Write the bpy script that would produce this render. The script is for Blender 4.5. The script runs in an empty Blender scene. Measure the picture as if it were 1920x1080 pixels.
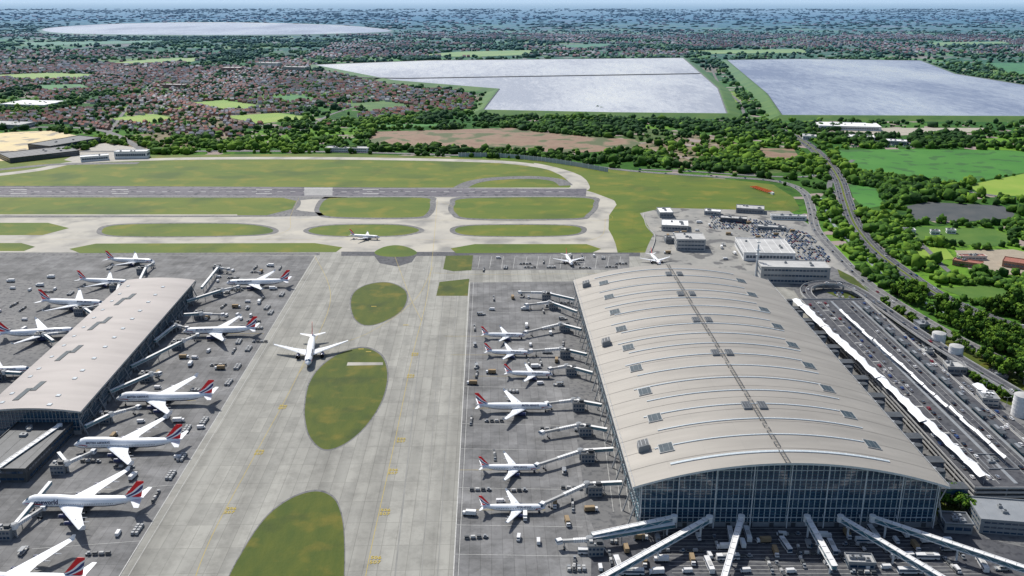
import bpy, bmesh, math, random
import numpy as np
from mathutils import Vector, Matrix
random.seed(7); rng=np.random.default_rng(11)
sc=bpy.context.scene; col=sc.collection
# ------------------------------------------------------------------ image pixels to ground, through an estimated camera
H=290.0; F=1700.0; HOR=-25.0
pit=math.atan((540-HOR)/F); sp,cp=math.sin(pit),math.cos(pit)
def G(px,py,z=0.0):  # unprojects an image pixel to the world plane at height z
    u=px-960; v=540-py; k=(H-z)/(F*sp-v*cp)
    return Vector((u*k,(F*cp+v*sp)*k,z))
def to_px(X,Y):
    d=Y*cp+H*sp; up=Y*sp-H*cp
    return 960+F*X/d, 540-F*up/d
# ------------------------------------------------------------------ materials
MATS={}
def haze_mix(nt,colsock,amt=0.90,y0=1700,y1=9000,hc=(0.095,0.20,0.33,1)):  # aerial haze painted into the base colour, stronger with world Y
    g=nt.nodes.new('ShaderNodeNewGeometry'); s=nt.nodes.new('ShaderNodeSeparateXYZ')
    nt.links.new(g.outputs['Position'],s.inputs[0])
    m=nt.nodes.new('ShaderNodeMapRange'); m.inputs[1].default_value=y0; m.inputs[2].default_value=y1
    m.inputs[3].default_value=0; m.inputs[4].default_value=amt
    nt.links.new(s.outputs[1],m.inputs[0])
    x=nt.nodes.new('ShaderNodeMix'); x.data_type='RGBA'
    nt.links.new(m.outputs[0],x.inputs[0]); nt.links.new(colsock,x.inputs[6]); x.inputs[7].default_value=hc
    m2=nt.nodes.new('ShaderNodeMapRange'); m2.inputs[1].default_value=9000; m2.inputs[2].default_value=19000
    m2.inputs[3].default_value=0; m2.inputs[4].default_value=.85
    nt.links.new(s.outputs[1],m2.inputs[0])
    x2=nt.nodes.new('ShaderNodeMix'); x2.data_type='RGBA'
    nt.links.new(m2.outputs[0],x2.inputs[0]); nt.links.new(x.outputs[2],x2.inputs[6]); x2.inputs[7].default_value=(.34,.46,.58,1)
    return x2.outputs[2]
def c4(c): return (c[0],c[1],c[2],1)
def mat(name,c1,c2=None,scale=0.1,rough=.8,metal=0,coords='pos',bump=0,bscale=None,c3=None,scale3=1,thr3=(.55,.6),haze=False,spec=.3,stretch=None,detail=5,lohi=(.35,.65),c5=None,scale5=.02,thr5=(.55,.7)):
    if name in MATS: return MATS[name]
    m=bpy.data.materials.new(name); m.use_nodes=True; nt=m.node_tree; N=nt.nodes; L=nt.links
    b=N['Principled BSDF']; b.inputs['Roughness'].default_value=rough; b.inputs['Metallic'].default_value=metal
    b.inputs['Specular IOR Level'].default_value=spec
    if c2 is None: c2=tuple(x*0.82 for x in c1)
    if coords=='pos':
        g=N.new('ShaderNodeNewGeometry'); cs=g.outputs['Position']
    else:
        g=N.new('ShaderNodeTexCoord'); cs=g.outputs['Object']
    if stretch:
        mp=N.new('ShaderNodeMapping'); mp.inputs['Scale'].default_value=stretch; L.new(cs,mp.inputs[0]); cs2=mp.outputs[0]
    else: cs2=cs
    n=N.new('ShaderNodeTexNoise'); n.inputs['Scale'].default_value=scale; n.inputs['Detail'].default_value=detail; n.inputs['Roughness'].default_value=.6
    L.new(cs2,n.inputs['Vector'])
    r=N.new('ShaderNodeMapRange'); r.inputs[1].default_value=lohi[0]; r.inputs[2].default_value=lohi[1]; L.new(n.outputs[0],r.inputs[0])
    x=N.new('ShaderNodeMix'); x.data_type='RGBA'; x.inputs[6].default_value=c4(c1); x.inputs[7].default_value=c4(c2); L.new(r.outputs[0],x.inputs[0])
    out=x.outputs[2]
    for cc,ss,tt in ((c3,scale3,thr3),(c5,scale5,thr5)):
        if cc is None: continue
        n3=N.new('ShaderNodeTexNoise'); n3.inputs['Scale'].default_value=ss; n3.inputs['Detail'].default_value=6; L.new(cs,n3.inputs['Vector'])
        r3=N.new('ShaderNodeMapRange'); r3.inputs[1].default_value=tt[0]; r3.inputs[2].default_value=tt[1]; L.new(n3.outputs[0],r3.inputs[0])
        x3=N.new('ShaderNodeMix'); x3.data_type='RGBA'; x3.inputs[7].default_value=c4(cc); L.new(out,x3.inputs[6]); L.new(r3.outputs[0],x3.inputs[0]); out=x3.outputs[2]
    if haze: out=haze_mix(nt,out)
    L.new(out,b.inputs['Base Color'])
    if bump:
        bn=N.new('ShaderNodeTexNoise'); bn.inputs['Scale'].default_value=bscale or scale*4; bn.inputs['Detail'].default_value=4; L.new(cs,bn.inputs['Vector'])
        bu=N.new('ShaderNodeBump'); bu.inputs['Strength'].default_value=bump; bu.inputs['Distance'].default_value=1; L.new(bn.outputs[0],bu.inputs['Height']); L.new(bu.outputs[0],b.inputs['Normal'])
    MATS[name]=m; return m
def slab(name,c1,c2,w=7.5,joint=.22,streak=(0.10,0.003,1),stain=.5,jdark=.68):
    m=bpy.data.materials.new(name); m.use_nodes=True; nt=m.node_tree; N=nt.nodes; L=nt.links
    b=N['Principled BSDF']; b.inputs['Roughness'].default_value=.85; b.inputs['Specular IOR Level'].default_value=.2
    g=N.new('ShaderNodeNewGeometry')
    rot=N.new('ShaderNodeMapping'); rot.inputs['Rotation'].default_value=(0,0,math.radians(-1.5)); L.new(g.outputs['Position'],rot.inputs[0])
    br=N.new('ShaderNodeTexBrick'); br.offset=0; br.inputs['Scale'].default_value=1; br.inputs['Brick Width'].default_value=w; br.inputs['Row Height'].default_value=w*3
    br.inputs['Mortar Size'].default_value=joint; br.inputs['Mortar Smooth'].default_value=.4
    br.inputs['Color1'].default_value=c4(c1); br.inputs['Color2'].default_value=c4(c2); br.inputs['Mortar'].default_value=c4([x*jdark for x in c1])
    L.new(rot.outputs[0],br.inputs['Vector'])
    def nz(scl,s,det,ro,lo,hi,a,c):
        mp=N.new('ShaderNodeMapping'); mp.inputs['Scale'].default_value=scl; L.new(rot.outputs[0],mp.inputs[0])
        n=N.new('ShaderNodeTexNoise'); n.inputs['Scale'].default_value=s; n.inputs['Detail'].default_value=det; n.inputs['Roughness'].default_value=ro; L.new(mp.outputs[0],n.inputs['Vector'])
        r=N.new('ShaderNodeMapRange'); r.inputs[1].default_value=lo; r.inputs[2].default_value=hi; r.inputs[3].default_value=a; r.inputs[4].default_value=c; L.new(n.outputs[0],r.inputs[0]); return r.outputs[0]
    fs=[nz(streak,1,5,.55,.35,.7,1.08,1-.38*stain),nz((1,1,1),.07,9,.75,.45,.72,1.03,1-.5*stain),nz((.012,.005,1),1,2,.5,.35,.65,1.04,.93)]
    o=fs[0]
    for f in fs[1:]:
        mu=N.new('ShaderNodeMath'); mu.operation='MULTIPLY'; L.new(o,mu.inputs[0]); L.new(f,mu.inputs[1]); o=mu.outputs[0]
    vm=N.new('ShaderNodeVectorMath'); vm.operation='SCALE'; L.new(br.outputs[0],vm.inputs[0]); L.new(o,vm.inputs['Scale'])
    L.new(vm.outputs[0],b.inputs['Base Color']); MATS[name]=m; return m

m_conc=slab('airfield_concrete',(.315,.31,.28),(.265,.262,.238),stain=.6)
m_stand=slab('stand_concrete',(.215,.215,.215),(.17,.171,.173),w=6,stain=.95,streak=(.03,.05,1))
m_asph=mat('asphalt',(.055,.058,.068),(.09,.092,.10),scale=.06,c3=(.04,.042,.05),scale3=.3,thr3=(.5,.65))
m_asph2=mat('worn_asphalt',(.12,.122,.125),(.17,.169,.167),scale=.03,c3=(.08,.082,.088),scale3=.25,thr3=(.5,.62))
m_run=mat('runway_asphalt',(.075,.073,.09),(.14,.132,.15),scale=.02,stretch=(.15,1,1),c3=(.055,.055,.07),scale3=.1)
m_taxi=mat('taxiway_concrete',(.43,.405,.345),(.33,.315,.285),scale=.02,c3=(.22,.215,.20),scale3=.03,thr3=(.5,.7))
m_grass=mat('mown_grass',(.060,.110,.002),(.105,.135,.004),scale=.012,c3=(.19,.165,.012),scale3=.03,thr3=(.52,.78),stretch=(.5,1.6,1),bump=.3,bscale=.5,c5=(.045,.085,.003),scale5=.012,thr5=(.52,.68))
m_grass_b=mat('rich_grass',(.040,.068,.0015),(.068,.088,.003),scale=.05,c3=(.15,.125,.010),scale3=.05,thr3=(.52,.75),bump=.3,bscale=.6,stretch=(2.2,.7,1),c5=(.028,.050,.002),scale5=.035,thr5=(.54,.7))
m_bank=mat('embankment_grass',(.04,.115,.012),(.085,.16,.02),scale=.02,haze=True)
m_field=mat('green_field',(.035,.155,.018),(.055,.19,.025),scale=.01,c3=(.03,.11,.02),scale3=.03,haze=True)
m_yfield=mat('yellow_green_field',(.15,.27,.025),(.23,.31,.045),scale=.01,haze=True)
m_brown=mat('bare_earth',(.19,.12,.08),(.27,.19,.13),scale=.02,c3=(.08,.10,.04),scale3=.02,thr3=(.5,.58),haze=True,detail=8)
m_sand=mat('sandy_yard',(.62,.50,.27),(.50,.42,.27),scale=.02,c3=(.28,.25,.2),scale3=.03)
m_darkfield=mat('dark_gravel_field',(.05,.06,.065),(.08,.085,.085),scale=.03)
m_white=mat('white_paint',(.78,.78,.78),(.66,.66,.65),scale=.3)
m_marking=mat('road_marking_white',(.52,.52,.50),(.38,.38,.36),scale=.5)
m_yellow=mat('marking_yellow',(.50,.37,.05),(.40,.31,.07),scale=.5)
m_redpaint=mat('marking_red',(.45,.06,.03))
m_orange=mat('signal_orange',(.75,.13,.03))
m_steel=mat('white_steel',(.66,.68,.70),(.54,.56,.58),scale=.4,rough=.45)
m_grey=mat('grey_cladding',(.26,.275,.29),(.21,.225,.24),scale=.1,rough=.5)
m_lgrey=mat('light_grey_roofing',(.46,.46,.45),(.36,.36,.355),scale=.08)
m_dgrey=mat('dark_grey_cladding',(.08,.087,.095),(.05,.056,.062),scale=.2,rough=.5)
m_black=mat('black_rubber',(.018,.018,.02))
m_glass=mat('tinted_glass',(.012,.04,.085),(.025,.065,.12),scale=.15,rough=.1,spec=1)
m_rglass=mat('roof_glazing',(.028,.045,.06),(.05,.075,.09),scale=.3,rough=.6,spec=.3)
m_teal=mat('teal_glass',(.05,.14,.18),(.08,.20,.25),scale=.3,rough=.15,spec=.9)
m_frame=mat('facade_frame_paint',(.40,.46,.50),(.48,.53,.56),scale=.3,rough=.5)
m_sky_l=mat('skylight_glass',(.40,.45,.48),(.50,.55,.57),scale=.6,rough=.3,spec=.6)
m_belly=mat('aircraft_blue_paint',(.012,.022,.085),rough=.35,spec=.5)
m_fus=mat('aircraft_white_paint',(.87,.88,.89),(.82,.83,.85),scale=.4,rough=.3,spec=.5,coords='obj')
m_wing=mat('aircraft_wing_paint',(.74,.76,.78),(.64,.66,.69),scale=.3,rough=.4,coords='obj')
m_eng=mat('engine_metal',(.5,.5,.52),rough=.3,metal=.6)
m_red=mat('livery_red',(.75,.015,.02),rough=.35)
m_fabric=mat('tensile_fabric',(.88,.89,.89),(.80,.82,.84),scale=.08,rough=.7)
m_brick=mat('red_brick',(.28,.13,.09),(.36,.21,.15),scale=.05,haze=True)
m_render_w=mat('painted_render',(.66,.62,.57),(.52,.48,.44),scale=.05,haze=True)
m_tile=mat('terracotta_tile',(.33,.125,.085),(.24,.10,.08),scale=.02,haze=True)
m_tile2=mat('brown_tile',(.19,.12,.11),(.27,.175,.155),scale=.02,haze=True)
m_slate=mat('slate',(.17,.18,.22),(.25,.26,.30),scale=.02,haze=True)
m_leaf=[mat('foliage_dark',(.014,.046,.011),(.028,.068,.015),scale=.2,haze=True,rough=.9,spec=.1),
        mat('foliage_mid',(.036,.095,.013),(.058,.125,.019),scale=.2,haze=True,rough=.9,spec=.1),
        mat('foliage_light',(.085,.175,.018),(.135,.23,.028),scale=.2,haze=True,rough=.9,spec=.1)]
m_bark=mat('bark',(.07,.05,.035),(.04,.03,.02),scale=2)

def roofmat(name,c1,c2,row=6.0,jd=.8):
    m=bpy.data.materials.new(name); m.use_nodes=True; nt=m.node_tree; N=nt.nodes; L=nt.links
    b=N['Principled BSDF']; b.inputs['Roughness'].default_value=.6; b.inputs['Metallic'].default_value=.1
    g=N.new('ShaderNodeNewGeometry')
    br=N.new('ShaderNodeTexBrick'); br.offset=0; br.inputs['Scale'].default_value=1; br.inputs['Brick Width'].default_value=22; br.inputs['Row Height'].default_value=row
    br.inputs['Mortar Size'].default_value=.11; br.inputs['Mortar Smooth'].default_value=.6
    br.inputs['Color1'].default_value=c4(c1); br.inputs['Color2'].default_value=c4(c2); br.inputs['Mortar'].default_value=c4([x*jd for x in c1])
    L.new(g.outputs['Position'],br.inputs['Vector'])
    mp=N.new('ShaderNodeMapping'); mp.inputs['Scale'].default_value=(.02,.10,.03); L.new(g.outputs['Position'],mp.inputs[0])
    n=N.new('ShaderNodeTexNoise'); n.inputs['Scale'].default_value=1; n.inputs['Detail'].default_value=8; L.new(mp.outputs[0],n.inputs['Vector'])
    r=N.new('ShaderNodeMapRange'); r.inputs[1].default_value=.35; r.inputs[2].default_value=.7; r.inputs[3].default_value=1.06; r.inputs[4].default_value=.86; L.new(n.outputs[0],r.inputs[0])
    vm=N.new('ShaderNodeVectorMath'); vm.operation='SCALE'; L.new(br.outputs[0],vm.inputs[0]); L.new(r.outputs[0],vm.inputs['Scale'])
    L.new(vm.outputs[0],b.inputs['Base Color']); MATS[name]=m; return m
m_roof=roofmat('aluminium_roof',(.30,.28,.25),(.288,.269,.24),6,.85)
m_roofb=roofmat('satellite_roof',(.285,.26,.25),(.278,.254,.244),9,.92)
m_joint=mat('roof_joint_metal',(.17,.16,.15),(.21,.20,.185))

def finmat():
    m=bpy.data.materials.new('tail_livery'); m.use_nodes=True; nt=m.node_tree; N=nt.nodes; L=nt.links
    b=N['Principled BSDF']; b.inputs['Roughness'].default_value=.35
    t=N.new('ShaderNodeTexCoord'); s=N.new('ShaderNodeSeparateXYZ'); L.new(t.outputs['Generated'],s.inputs[0])
    def M(op,a,c,d=None):
        n=N.new('ShaderNodeMath'); n.operation=op
        for i,v in enumerate((a,c,d)):
            if v is None: continue
            if isinstance(v,(int,float)): n.inputs[i].default_value=v
            else: L.new(v,n.inputs[i])
        return n.outputs[0]
    X=s.outputs[0];Z=s.outputs[2]
    wv=M('MULTIPLY',M('SINE',M('MULTIPLY',Z,6.0),0),.06)
    f=M('ADD',M('ADD',M('MULTIPLY',Z,.95),M('MULTIPLY',X,.70)),wv)
    f=M('MULTIPLY',M('SUBTRACT',f,.35),1.25)
    r=N.new('ShaderNodeValToRGB'); r.color_ramp.interpolation='CONSTANT'; e=r.color_ramp.elements
    W=(.88,.88,.9,1);R=(.80,.012,.02,1);B=(.02,.035,.17,1)
    e[0].position=0; e[0].color=R
    e[1].position=.17; e[1].color=W
    for p,c in ((.28,B),(.43,W),(.54,R)):
        k=e.new(p); k.color=c
    L.new(f,r.inputs[0]); L.new(r.outputs[0],b.inputs['Base Color']); return m
m_fin=finmat()
def winmat():
    m=bpy.data.materials.new('cabin_window_band'); m.use_nodes=True; nt=m.node_tree; N=nt.nodes; L=nt.links
    b=N['Principled BSDF']; b.inputs['Roughness'].default_value=.25
    t=N.new('ShaderNodeTexCoord'); s=N.new('ShaderNodeSeparateXYZ'); L.new(t.outputs['Object'],s.inputs[0])
    mo=N.new('ShaderNodeMath'); mo.operation='FRACT'; L.new(s.outputs[0],mo.inputs[0])
    g=N.new('ShaderNodeMath'); g.operation='GREATER_THAN'; g.inputs[1].default_value=.6; L.new(mo.outputs[0],g.inputs[0])
    x=N.new('ShaderNodeMix'); x.data_type='RGBA'; x.inputs[6].default_value=(.8,.8,.82,1); x.inputs[7].default_value=(.05,.055,.07,1); L.new(g.outputs[0],x.inputs[0]); L.new(x.outputs[2],b.inputs['Base Color']); return m
m_cabwin=winmat()
# ------------------------------------------------------------------ mesh builder
class MB:
    def __init__(s): s.v=[];s.f=[];s.m=[]
    def poly(s,pts,mi=0):
        n=len(s.v); s.v+= [tuple(p) for p in pts]; s.f.append(tuple(range(n,n+len(pts)))); s.m.append(mi)
    def box(s,c,d,mi=0,rot=0,taper=1.0,tx=None):
        n=len(s.v); hx,hy,hz=d[0]/2,d[1]/2,d[2]/2; cr,sr=math.cos(rot),math.sin(rot)
        tx=taper if tx is None else tx
        for z,kx,ky in((-hz,1,1),(hz,tx,taper)):
            for x,y in((-hx,-hy),(hx,-hy),(hx,hy),(-hx,hy)):
                x*=kx;y*=ky; s.v.append((c[0]+x*cr-y*sr,c[1]+x*sr+y*cr,c[2]+z))
        for q in((0,3,2,1),(4,5,6,7),(0,1,5,4),(1,2,6,5),(2,3,7,6),(3,0,4,7)):
            s.f.append(tuple(n+i for i in q)); s.m.append(mi)
    def beam(s,a,b,w,h,mi=0):
        a=Vector(a);b=Vector(b);d=(b-a)
        if d.length<1e-6:return
        d.normalize(); up=Vector((0,0,1))
        if abs(d.z)>.99: up=Vector((1,0,0))
        r=d.cross(up).normalized()*w/2; u=r.cross(d).normalized()*h/2
        n=len(s.v)
        for p in(a,b):
            for q in(-r-u,r-u,r+u,-r+u): s.v.append(tuple(p+q))
        for q in((0,1,2,3),(7,6,5,4),(0,4,5,1),(1,5,6,2),(2,6,7,3),(3,7,4,0)):
            s.f.append(tuple(n+i for i in q)); s.m.append(mi)
    def cyl(s,a,b,r0,r1,n=12,mi=0,cap=True,mc=None):
        a=Vector(a);b=Vector(b);d=(b-a).normalized(); up=Vector((0,0,1)) if abs(d.z)<.9 else Vector((1,0,0))
        r=d.cross(up).normalized();u=r.cross(d); k=len(s.v)
        for p,R in((a,r0),(b,r1)):
            for i in range(n):
                t=2*math.pi*i/n; s.v.append(tuple(p+r*math.cos(t)*R+u*math.sin(t)*R))
        for i in range(n):
            j=(i+1)%n; s.f.append((k+i,k+j,k+n+j,k+n+i)); s.m.append(mi)
        if cap:
            s.f.append(tuple(k+i for i in reversed(range(n)))); s.m.append(mi if mc is None else mc)
            s.f.append(tuple(k+n+i for i in range(n))); s.m.append(mi if mc is None else mc)
    def grid(s,fn,nu,nv,mi=0,mfn=None):
        k=len(s.v)
        for i in range(nu+1):
            for j in range(nv+1): s.v.append(tuple(fn(i/nu,j/nv)))
        for i in range(nu):
            for j in range(nv):
                a=k+i*(nv+1)+j; s.f.append((a,a+nv+1,a+nv+2,a+1)); s.m.append(mi if mfn is None else mfn(i,j))
    def mesh(s,name,mats,smooth=False):
        me=bpy.data.meshes.new(name); me.from_pydata(s.v,[],s.f)
        for m in mats: me.materials.append(m)
        me.polygons.foreach_set('material_index',s.m)
        if smooth: me.polygons.foreach_set('use_smooth',[True]*len(s.f))
        me.update(); return me
def add(name,data,parent=None,loc=(0,0,0),rot=0,label=None,cat=None,group=None,kind=None):
    o=bpy.data.objects.new(name,data); o.location=loc; o.rotation_euler=(0,0,rot)
    if parent: o.parent=parent
    if label:o['label']=label
    if cat:o['category']=cat
    if group:o['group']=group
    if kind:o['kind']=kind
    col.objects.link(o); return o
def smoothp(pts,closed=True,n=6):
    P=[Vector(p) for p in pts]; out=[]; L=len(P)
    rngi=range(L) if closed else range(L-1)
    for i in rngi:
        if closed: a,b,c,d=P[(i-1)%L],P[i],P[(i+1)%L],P[(i+2)%L]
        else: a,b,c,d=P[max(i-1,0)],P[i],P[i+1],P[min(i+2,L-1)]
        for k in range(n):
            t=k/n; out.append(.5*((2*b)+(c-a)*t+(2*a-5*b+4*c-d)*t*t+(3*b-a-3*c+d)*t**3))
    if not closed: out.append(P[-1])
    return out
def sheet(name,pxs,m,z,smooth=False,kind='structure',label=None):
    pts=[G(x,y,0) for x,y in pxs]
    if smooth: pts=smoothp(pts)
    b=MB(); b.poly([(p.x,p.y,z) for p in pts]); me=b.mesh(name,[m]); 
    if me.polygons[0].normal.z<0: me.flip_normals()
    return add(name,me,kind=kind)
def strip(b,pts,w,z,mi=0,off=0):
    n=len(pts); k=len(b.v)
    for i,p in enumerate(pts):
        t=(pts[min(i+1,n-1)]-pts[max(i-1,0)]); t=Vector((t.x,t.y,0)).normalized(); r=Vector((t.y,-t.x,0))
        a=p+r*(off-w/2); c=p+r*(off+w/2)
        b.v.append((a.x,a.y,z)); b.v.append((c.x,c.y,z))
    for i in range(n-1):
        b.f.append((k+2*i,k+2*i+1,k+2*i+3,k+2*i+2)); b.m.append(mi)
ROADS=[]
def road(name,pxs,w,m,z,lines=(),median=False,npt=8,clear=True):
    pts=smoothp([G(x,y) for x,y in pxs],False,npt)
    b=MB(); strip(b,pts,w,z); add(name,b.mesh(name,[m]),kind='structure')
    if lines:
        b=MB()
        for off,lw in lines: strip(b,pts,lw,z+.03,0,off)
        add('road_marking',b.mesh('road_marking',[m_marking]),kind='structure')
    if median:
        b=MB(); strip(b,pts,2.4,z+.12); add('central_reservation',b.mesh('central_reservation',[m_grass]),kind='structure')
    if clear: ROADS.append((np.array([(p.x,p.y) for p in pts]),w/2+2.2))
    return pts
# ------------------------------------------------------------------ LAND
def landmat():
    m=bpy.data.materials.new('open_land'); m.use_nodes=True; nt=m.node_tree; N=nt.nodes; L=nt.links
    b=N['Principled BSDF']; b.inputs['Roughness'].default_value=.95; b.inputs['Specular IOR Level'].default_value=.1
    g=N.new('ShaderNodeNewGeometry')
    n0=N.new('ShaderNodeTexNoise'); n0.inputs['Scale'].default_value=.002; L.new(g.outputs['Position'],n0.inputs['Vector'])
    sc0=N.new('ShaderNodeVectorMath'); sc0.operation='MULTIPLY_ADD'; sc0.inputs[1].default_value=(300,300,0); L.new(n0.outputs['Color'],sc0.inputs[0]); L.new(g.outputs['Position'],sc0.inputs[2])
    v=N.new('ShaderNodeTexVoronoi'); v.inputs['Scale'].default_value=.0042; L.new(sc0.outputs[0],v.inputs['Vector'])
    s=N.new('ShaderNodeSeparateColor'); L.new(v.outputs['Color'],s.inputs[0])
    r=N.new('ShaderNodeValToRGB'); r.color_ramp.interpolation='CONSTANT'; e=r.color_ramp.elements
    e[0].position=0; e[0].color=(.035,.105,.016,1); e[1].position=.25; e[1].color=(.06,.15,.02,1)
    for p,c in((.45,(.09,.13,.045,1)),(.6,(.045,.11,.02,1)),(.70,(.11,.23,.025,1)),(.84,(.17,.25,.04,1)),(.94,(.22,.18,.12,1))):
        k=e.new(p); k.color=c
    L.new(s.outputs[0],r.inputs[0])
    n=N.new('ShaderNodeTexNoise'); n.inputs['Scale'].default_value=.035; n.inputs['Detail'].default_value=8; n.inputs['Roughness'].default_value=.75; L.new(g.outputs['Position'],n.inputs['Vector'])
    mr=N.new('ShaderNodeMapRange'); mr.inputs[1].default_value=.50; mr.inputs[2].default_value=.62; L.new(n.outputs[0],mr.inputs[0])
    x=N.new('ShaderNodeMix'); x.data_type='RGBA'; x.inputs[7].default_value=(.018,.055,.014,1); L.new(mr.outputs[0],x.inputs[0]); L.new(r.outputs[0],x.inputs[6])
    v2=N.new('ShaderNodeTexVoronoi'); v2.inputs['Scale'].default_value=.045; L.new(g.outputs['Position'],v2.inputs['Vector'])
    s2=N.new('ShaderNodeSeparateColor'); L.new(v2.outputs['Color'],s2.inputs[0])
    gt=N.new('ShaderNodeMath'); gt.operation='GREATER_THAN'; gt.inputs[1].default_value=.9; L.new(s2.outputs[1],gt.inputs[0])
    x2=N.new('ShaderNodeMix'); x2.data_type='RGBA'; x2.inputs[7].default_value=(.28,.23,.21,1); L.new(gt.outputs[0],x2.inputs[0]); L.new(x.outputs[2],x2.inputs[6])
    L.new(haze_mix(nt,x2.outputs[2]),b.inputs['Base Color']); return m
b=MB(); S=90000
b.grid(lambda u,v:((u-.5)*S,-3000+v*(S-15000),0),40,40); add('ground',b.mesh('ground',[landmat()]),kind='structure')
b=MB()
def hill(u,v):
    x=(u-.5)*70000; y=30000+v*9000
    h=(150+60*math.sin(u*19+1)+35*math.sin(u*47)+20*math.sin(u*101+2))*math.sin(v*math.pi)
    return(x,y,max(h,0)-3)
b.grid(hill,160,10); add('distant_hills',b.mesh('distant_hills',[mat('hazed_hills',(.30,.42,.54),(.34,.46,.58),scale=.003)],True),kind='structure')  # hill colour is pale blue distance haze painted in

# ------------------------------------------------------------------ WATER + RESERVOIRS
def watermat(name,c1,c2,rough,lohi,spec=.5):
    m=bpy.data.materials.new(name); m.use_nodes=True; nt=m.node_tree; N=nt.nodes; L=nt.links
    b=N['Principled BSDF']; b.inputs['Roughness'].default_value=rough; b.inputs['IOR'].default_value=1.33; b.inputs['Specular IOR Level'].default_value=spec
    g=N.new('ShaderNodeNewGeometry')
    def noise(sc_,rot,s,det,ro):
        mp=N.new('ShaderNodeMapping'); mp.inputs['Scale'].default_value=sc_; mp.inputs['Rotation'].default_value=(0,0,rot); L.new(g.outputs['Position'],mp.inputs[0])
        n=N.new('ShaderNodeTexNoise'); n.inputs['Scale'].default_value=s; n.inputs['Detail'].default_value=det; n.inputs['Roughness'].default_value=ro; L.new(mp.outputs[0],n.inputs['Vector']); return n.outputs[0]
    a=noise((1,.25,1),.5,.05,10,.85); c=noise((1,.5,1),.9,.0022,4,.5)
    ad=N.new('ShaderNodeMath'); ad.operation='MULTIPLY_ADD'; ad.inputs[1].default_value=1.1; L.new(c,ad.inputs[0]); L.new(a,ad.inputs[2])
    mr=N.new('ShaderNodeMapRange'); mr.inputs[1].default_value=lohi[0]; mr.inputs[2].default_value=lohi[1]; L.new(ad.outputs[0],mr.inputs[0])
    x=N.new('ShaderNodeMix'); x.data_type='RGBA'; x.inputs[6].default_value=c4(c1); x.inputs[7].default_value=c4(c2); L.new(mr.outputs[0],x.inputs[0]); L.new(x.outputs[2],b.inputs['Base Color'])  # bright sky reflection and glints painted into base colour as pale streaks
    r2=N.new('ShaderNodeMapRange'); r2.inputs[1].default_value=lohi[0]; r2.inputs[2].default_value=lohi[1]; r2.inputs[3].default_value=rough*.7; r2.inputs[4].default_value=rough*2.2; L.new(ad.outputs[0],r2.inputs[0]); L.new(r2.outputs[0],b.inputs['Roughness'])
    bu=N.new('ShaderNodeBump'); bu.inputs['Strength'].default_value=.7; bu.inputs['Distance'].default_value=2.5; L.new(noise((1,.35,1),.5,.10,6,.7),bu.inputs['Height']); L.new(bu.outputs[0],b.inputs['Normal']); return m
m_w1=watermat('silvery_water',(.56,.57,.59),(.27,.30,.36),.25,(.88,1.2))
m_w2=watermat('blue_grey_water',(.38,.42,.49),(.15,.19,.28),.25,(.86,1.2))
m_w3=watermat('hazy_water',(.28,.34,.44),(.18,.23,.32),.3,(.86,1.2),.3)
m_stream=mat('stream_water',(.22,.27,.27),(.30,.34,.33),scale=.05,rough=.3)
def reservoir(pxs,m,hz=9,bank=38,smooth=0):
    pts=[G(x,y,hz) for x,y in pxs]
    if smooth: pts=smoothp(pts,True,smooth)
    area=sum(pts[i].x*pts[(i+1)%len(pts)].y-pts[(i+1)%len(pts)].x*pts[i].y for i in range(len(pts)))
    if area<0: pts.reverse()
    b=MB(); b.poly([(p.x,p.y,hz-1.2) for p in pts]); add('reservoir_water',b.mesh('reservoir_water',[m]),kind='structure')
    n=len(pts); rings=[]
    for off,z in((0,hz-1.3),(3,hz),(8,hz),(bank,.02)):
        ring=[]
        for i in range(n):
            a=pts[i-1];c=pts[i];d=pts[(i+1)%n]
            e1=(c-a);e2=(d-c);e1.z=e2.z=0;e1.normalize();e2.normalize()
            n1=Vector((e1.y,-e1.x,0));n2=Vector((e2.y,-e2.x,0)); nn=(n1+n2); nn.normalize(); k=min(1/max(nn.dot(n1),.5),1.6)
            q=c+nn*off*k; ring.append((q.x,q.y,z))
        rings.append(ring)
    b=MB()
    for r in range(3):
        for i in range(n):
            j=(i+1)%n; b.poly([rings[r][i],rings[r+1][i],rings[r+1][j],rings[r][j]],0 if r!=0 else 1)
    add('reservoir_embankment',b.mesh('reservoir_embankment',[m_bank,m_dgrey]),kind='structure')
res1=[(590,121),(800,113),(1280,108),(1312,136),(1345,165),(1362,212),(1150,210),(908,205),(938,166),(740,150)]
res2=[(1364,112),(1500,110),(1725,113),(1790,138),(1940,162),(2200,190),(2260,230),(1920,217),(1468,215),(1440,175)]
res3=[(85,53),(200,45),(350,42),(500,43),(650,48),(735,58),(620,63),(500,65),(300,65),(120,62)]
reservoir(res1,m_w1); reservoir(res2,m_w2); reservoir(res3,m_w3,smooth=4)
p0=G(640,145,8.5);p1=G(760,147,8.5);p2=G(1312,138,8.5)
b=MB(); b.beam(p0,p1,12,2.5);b.beam(p1,p2,12,2.5); add('reservoir_causeway',b.mesh('reservoir_causeway',[m_dgrey]),kind='structure')

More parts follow.
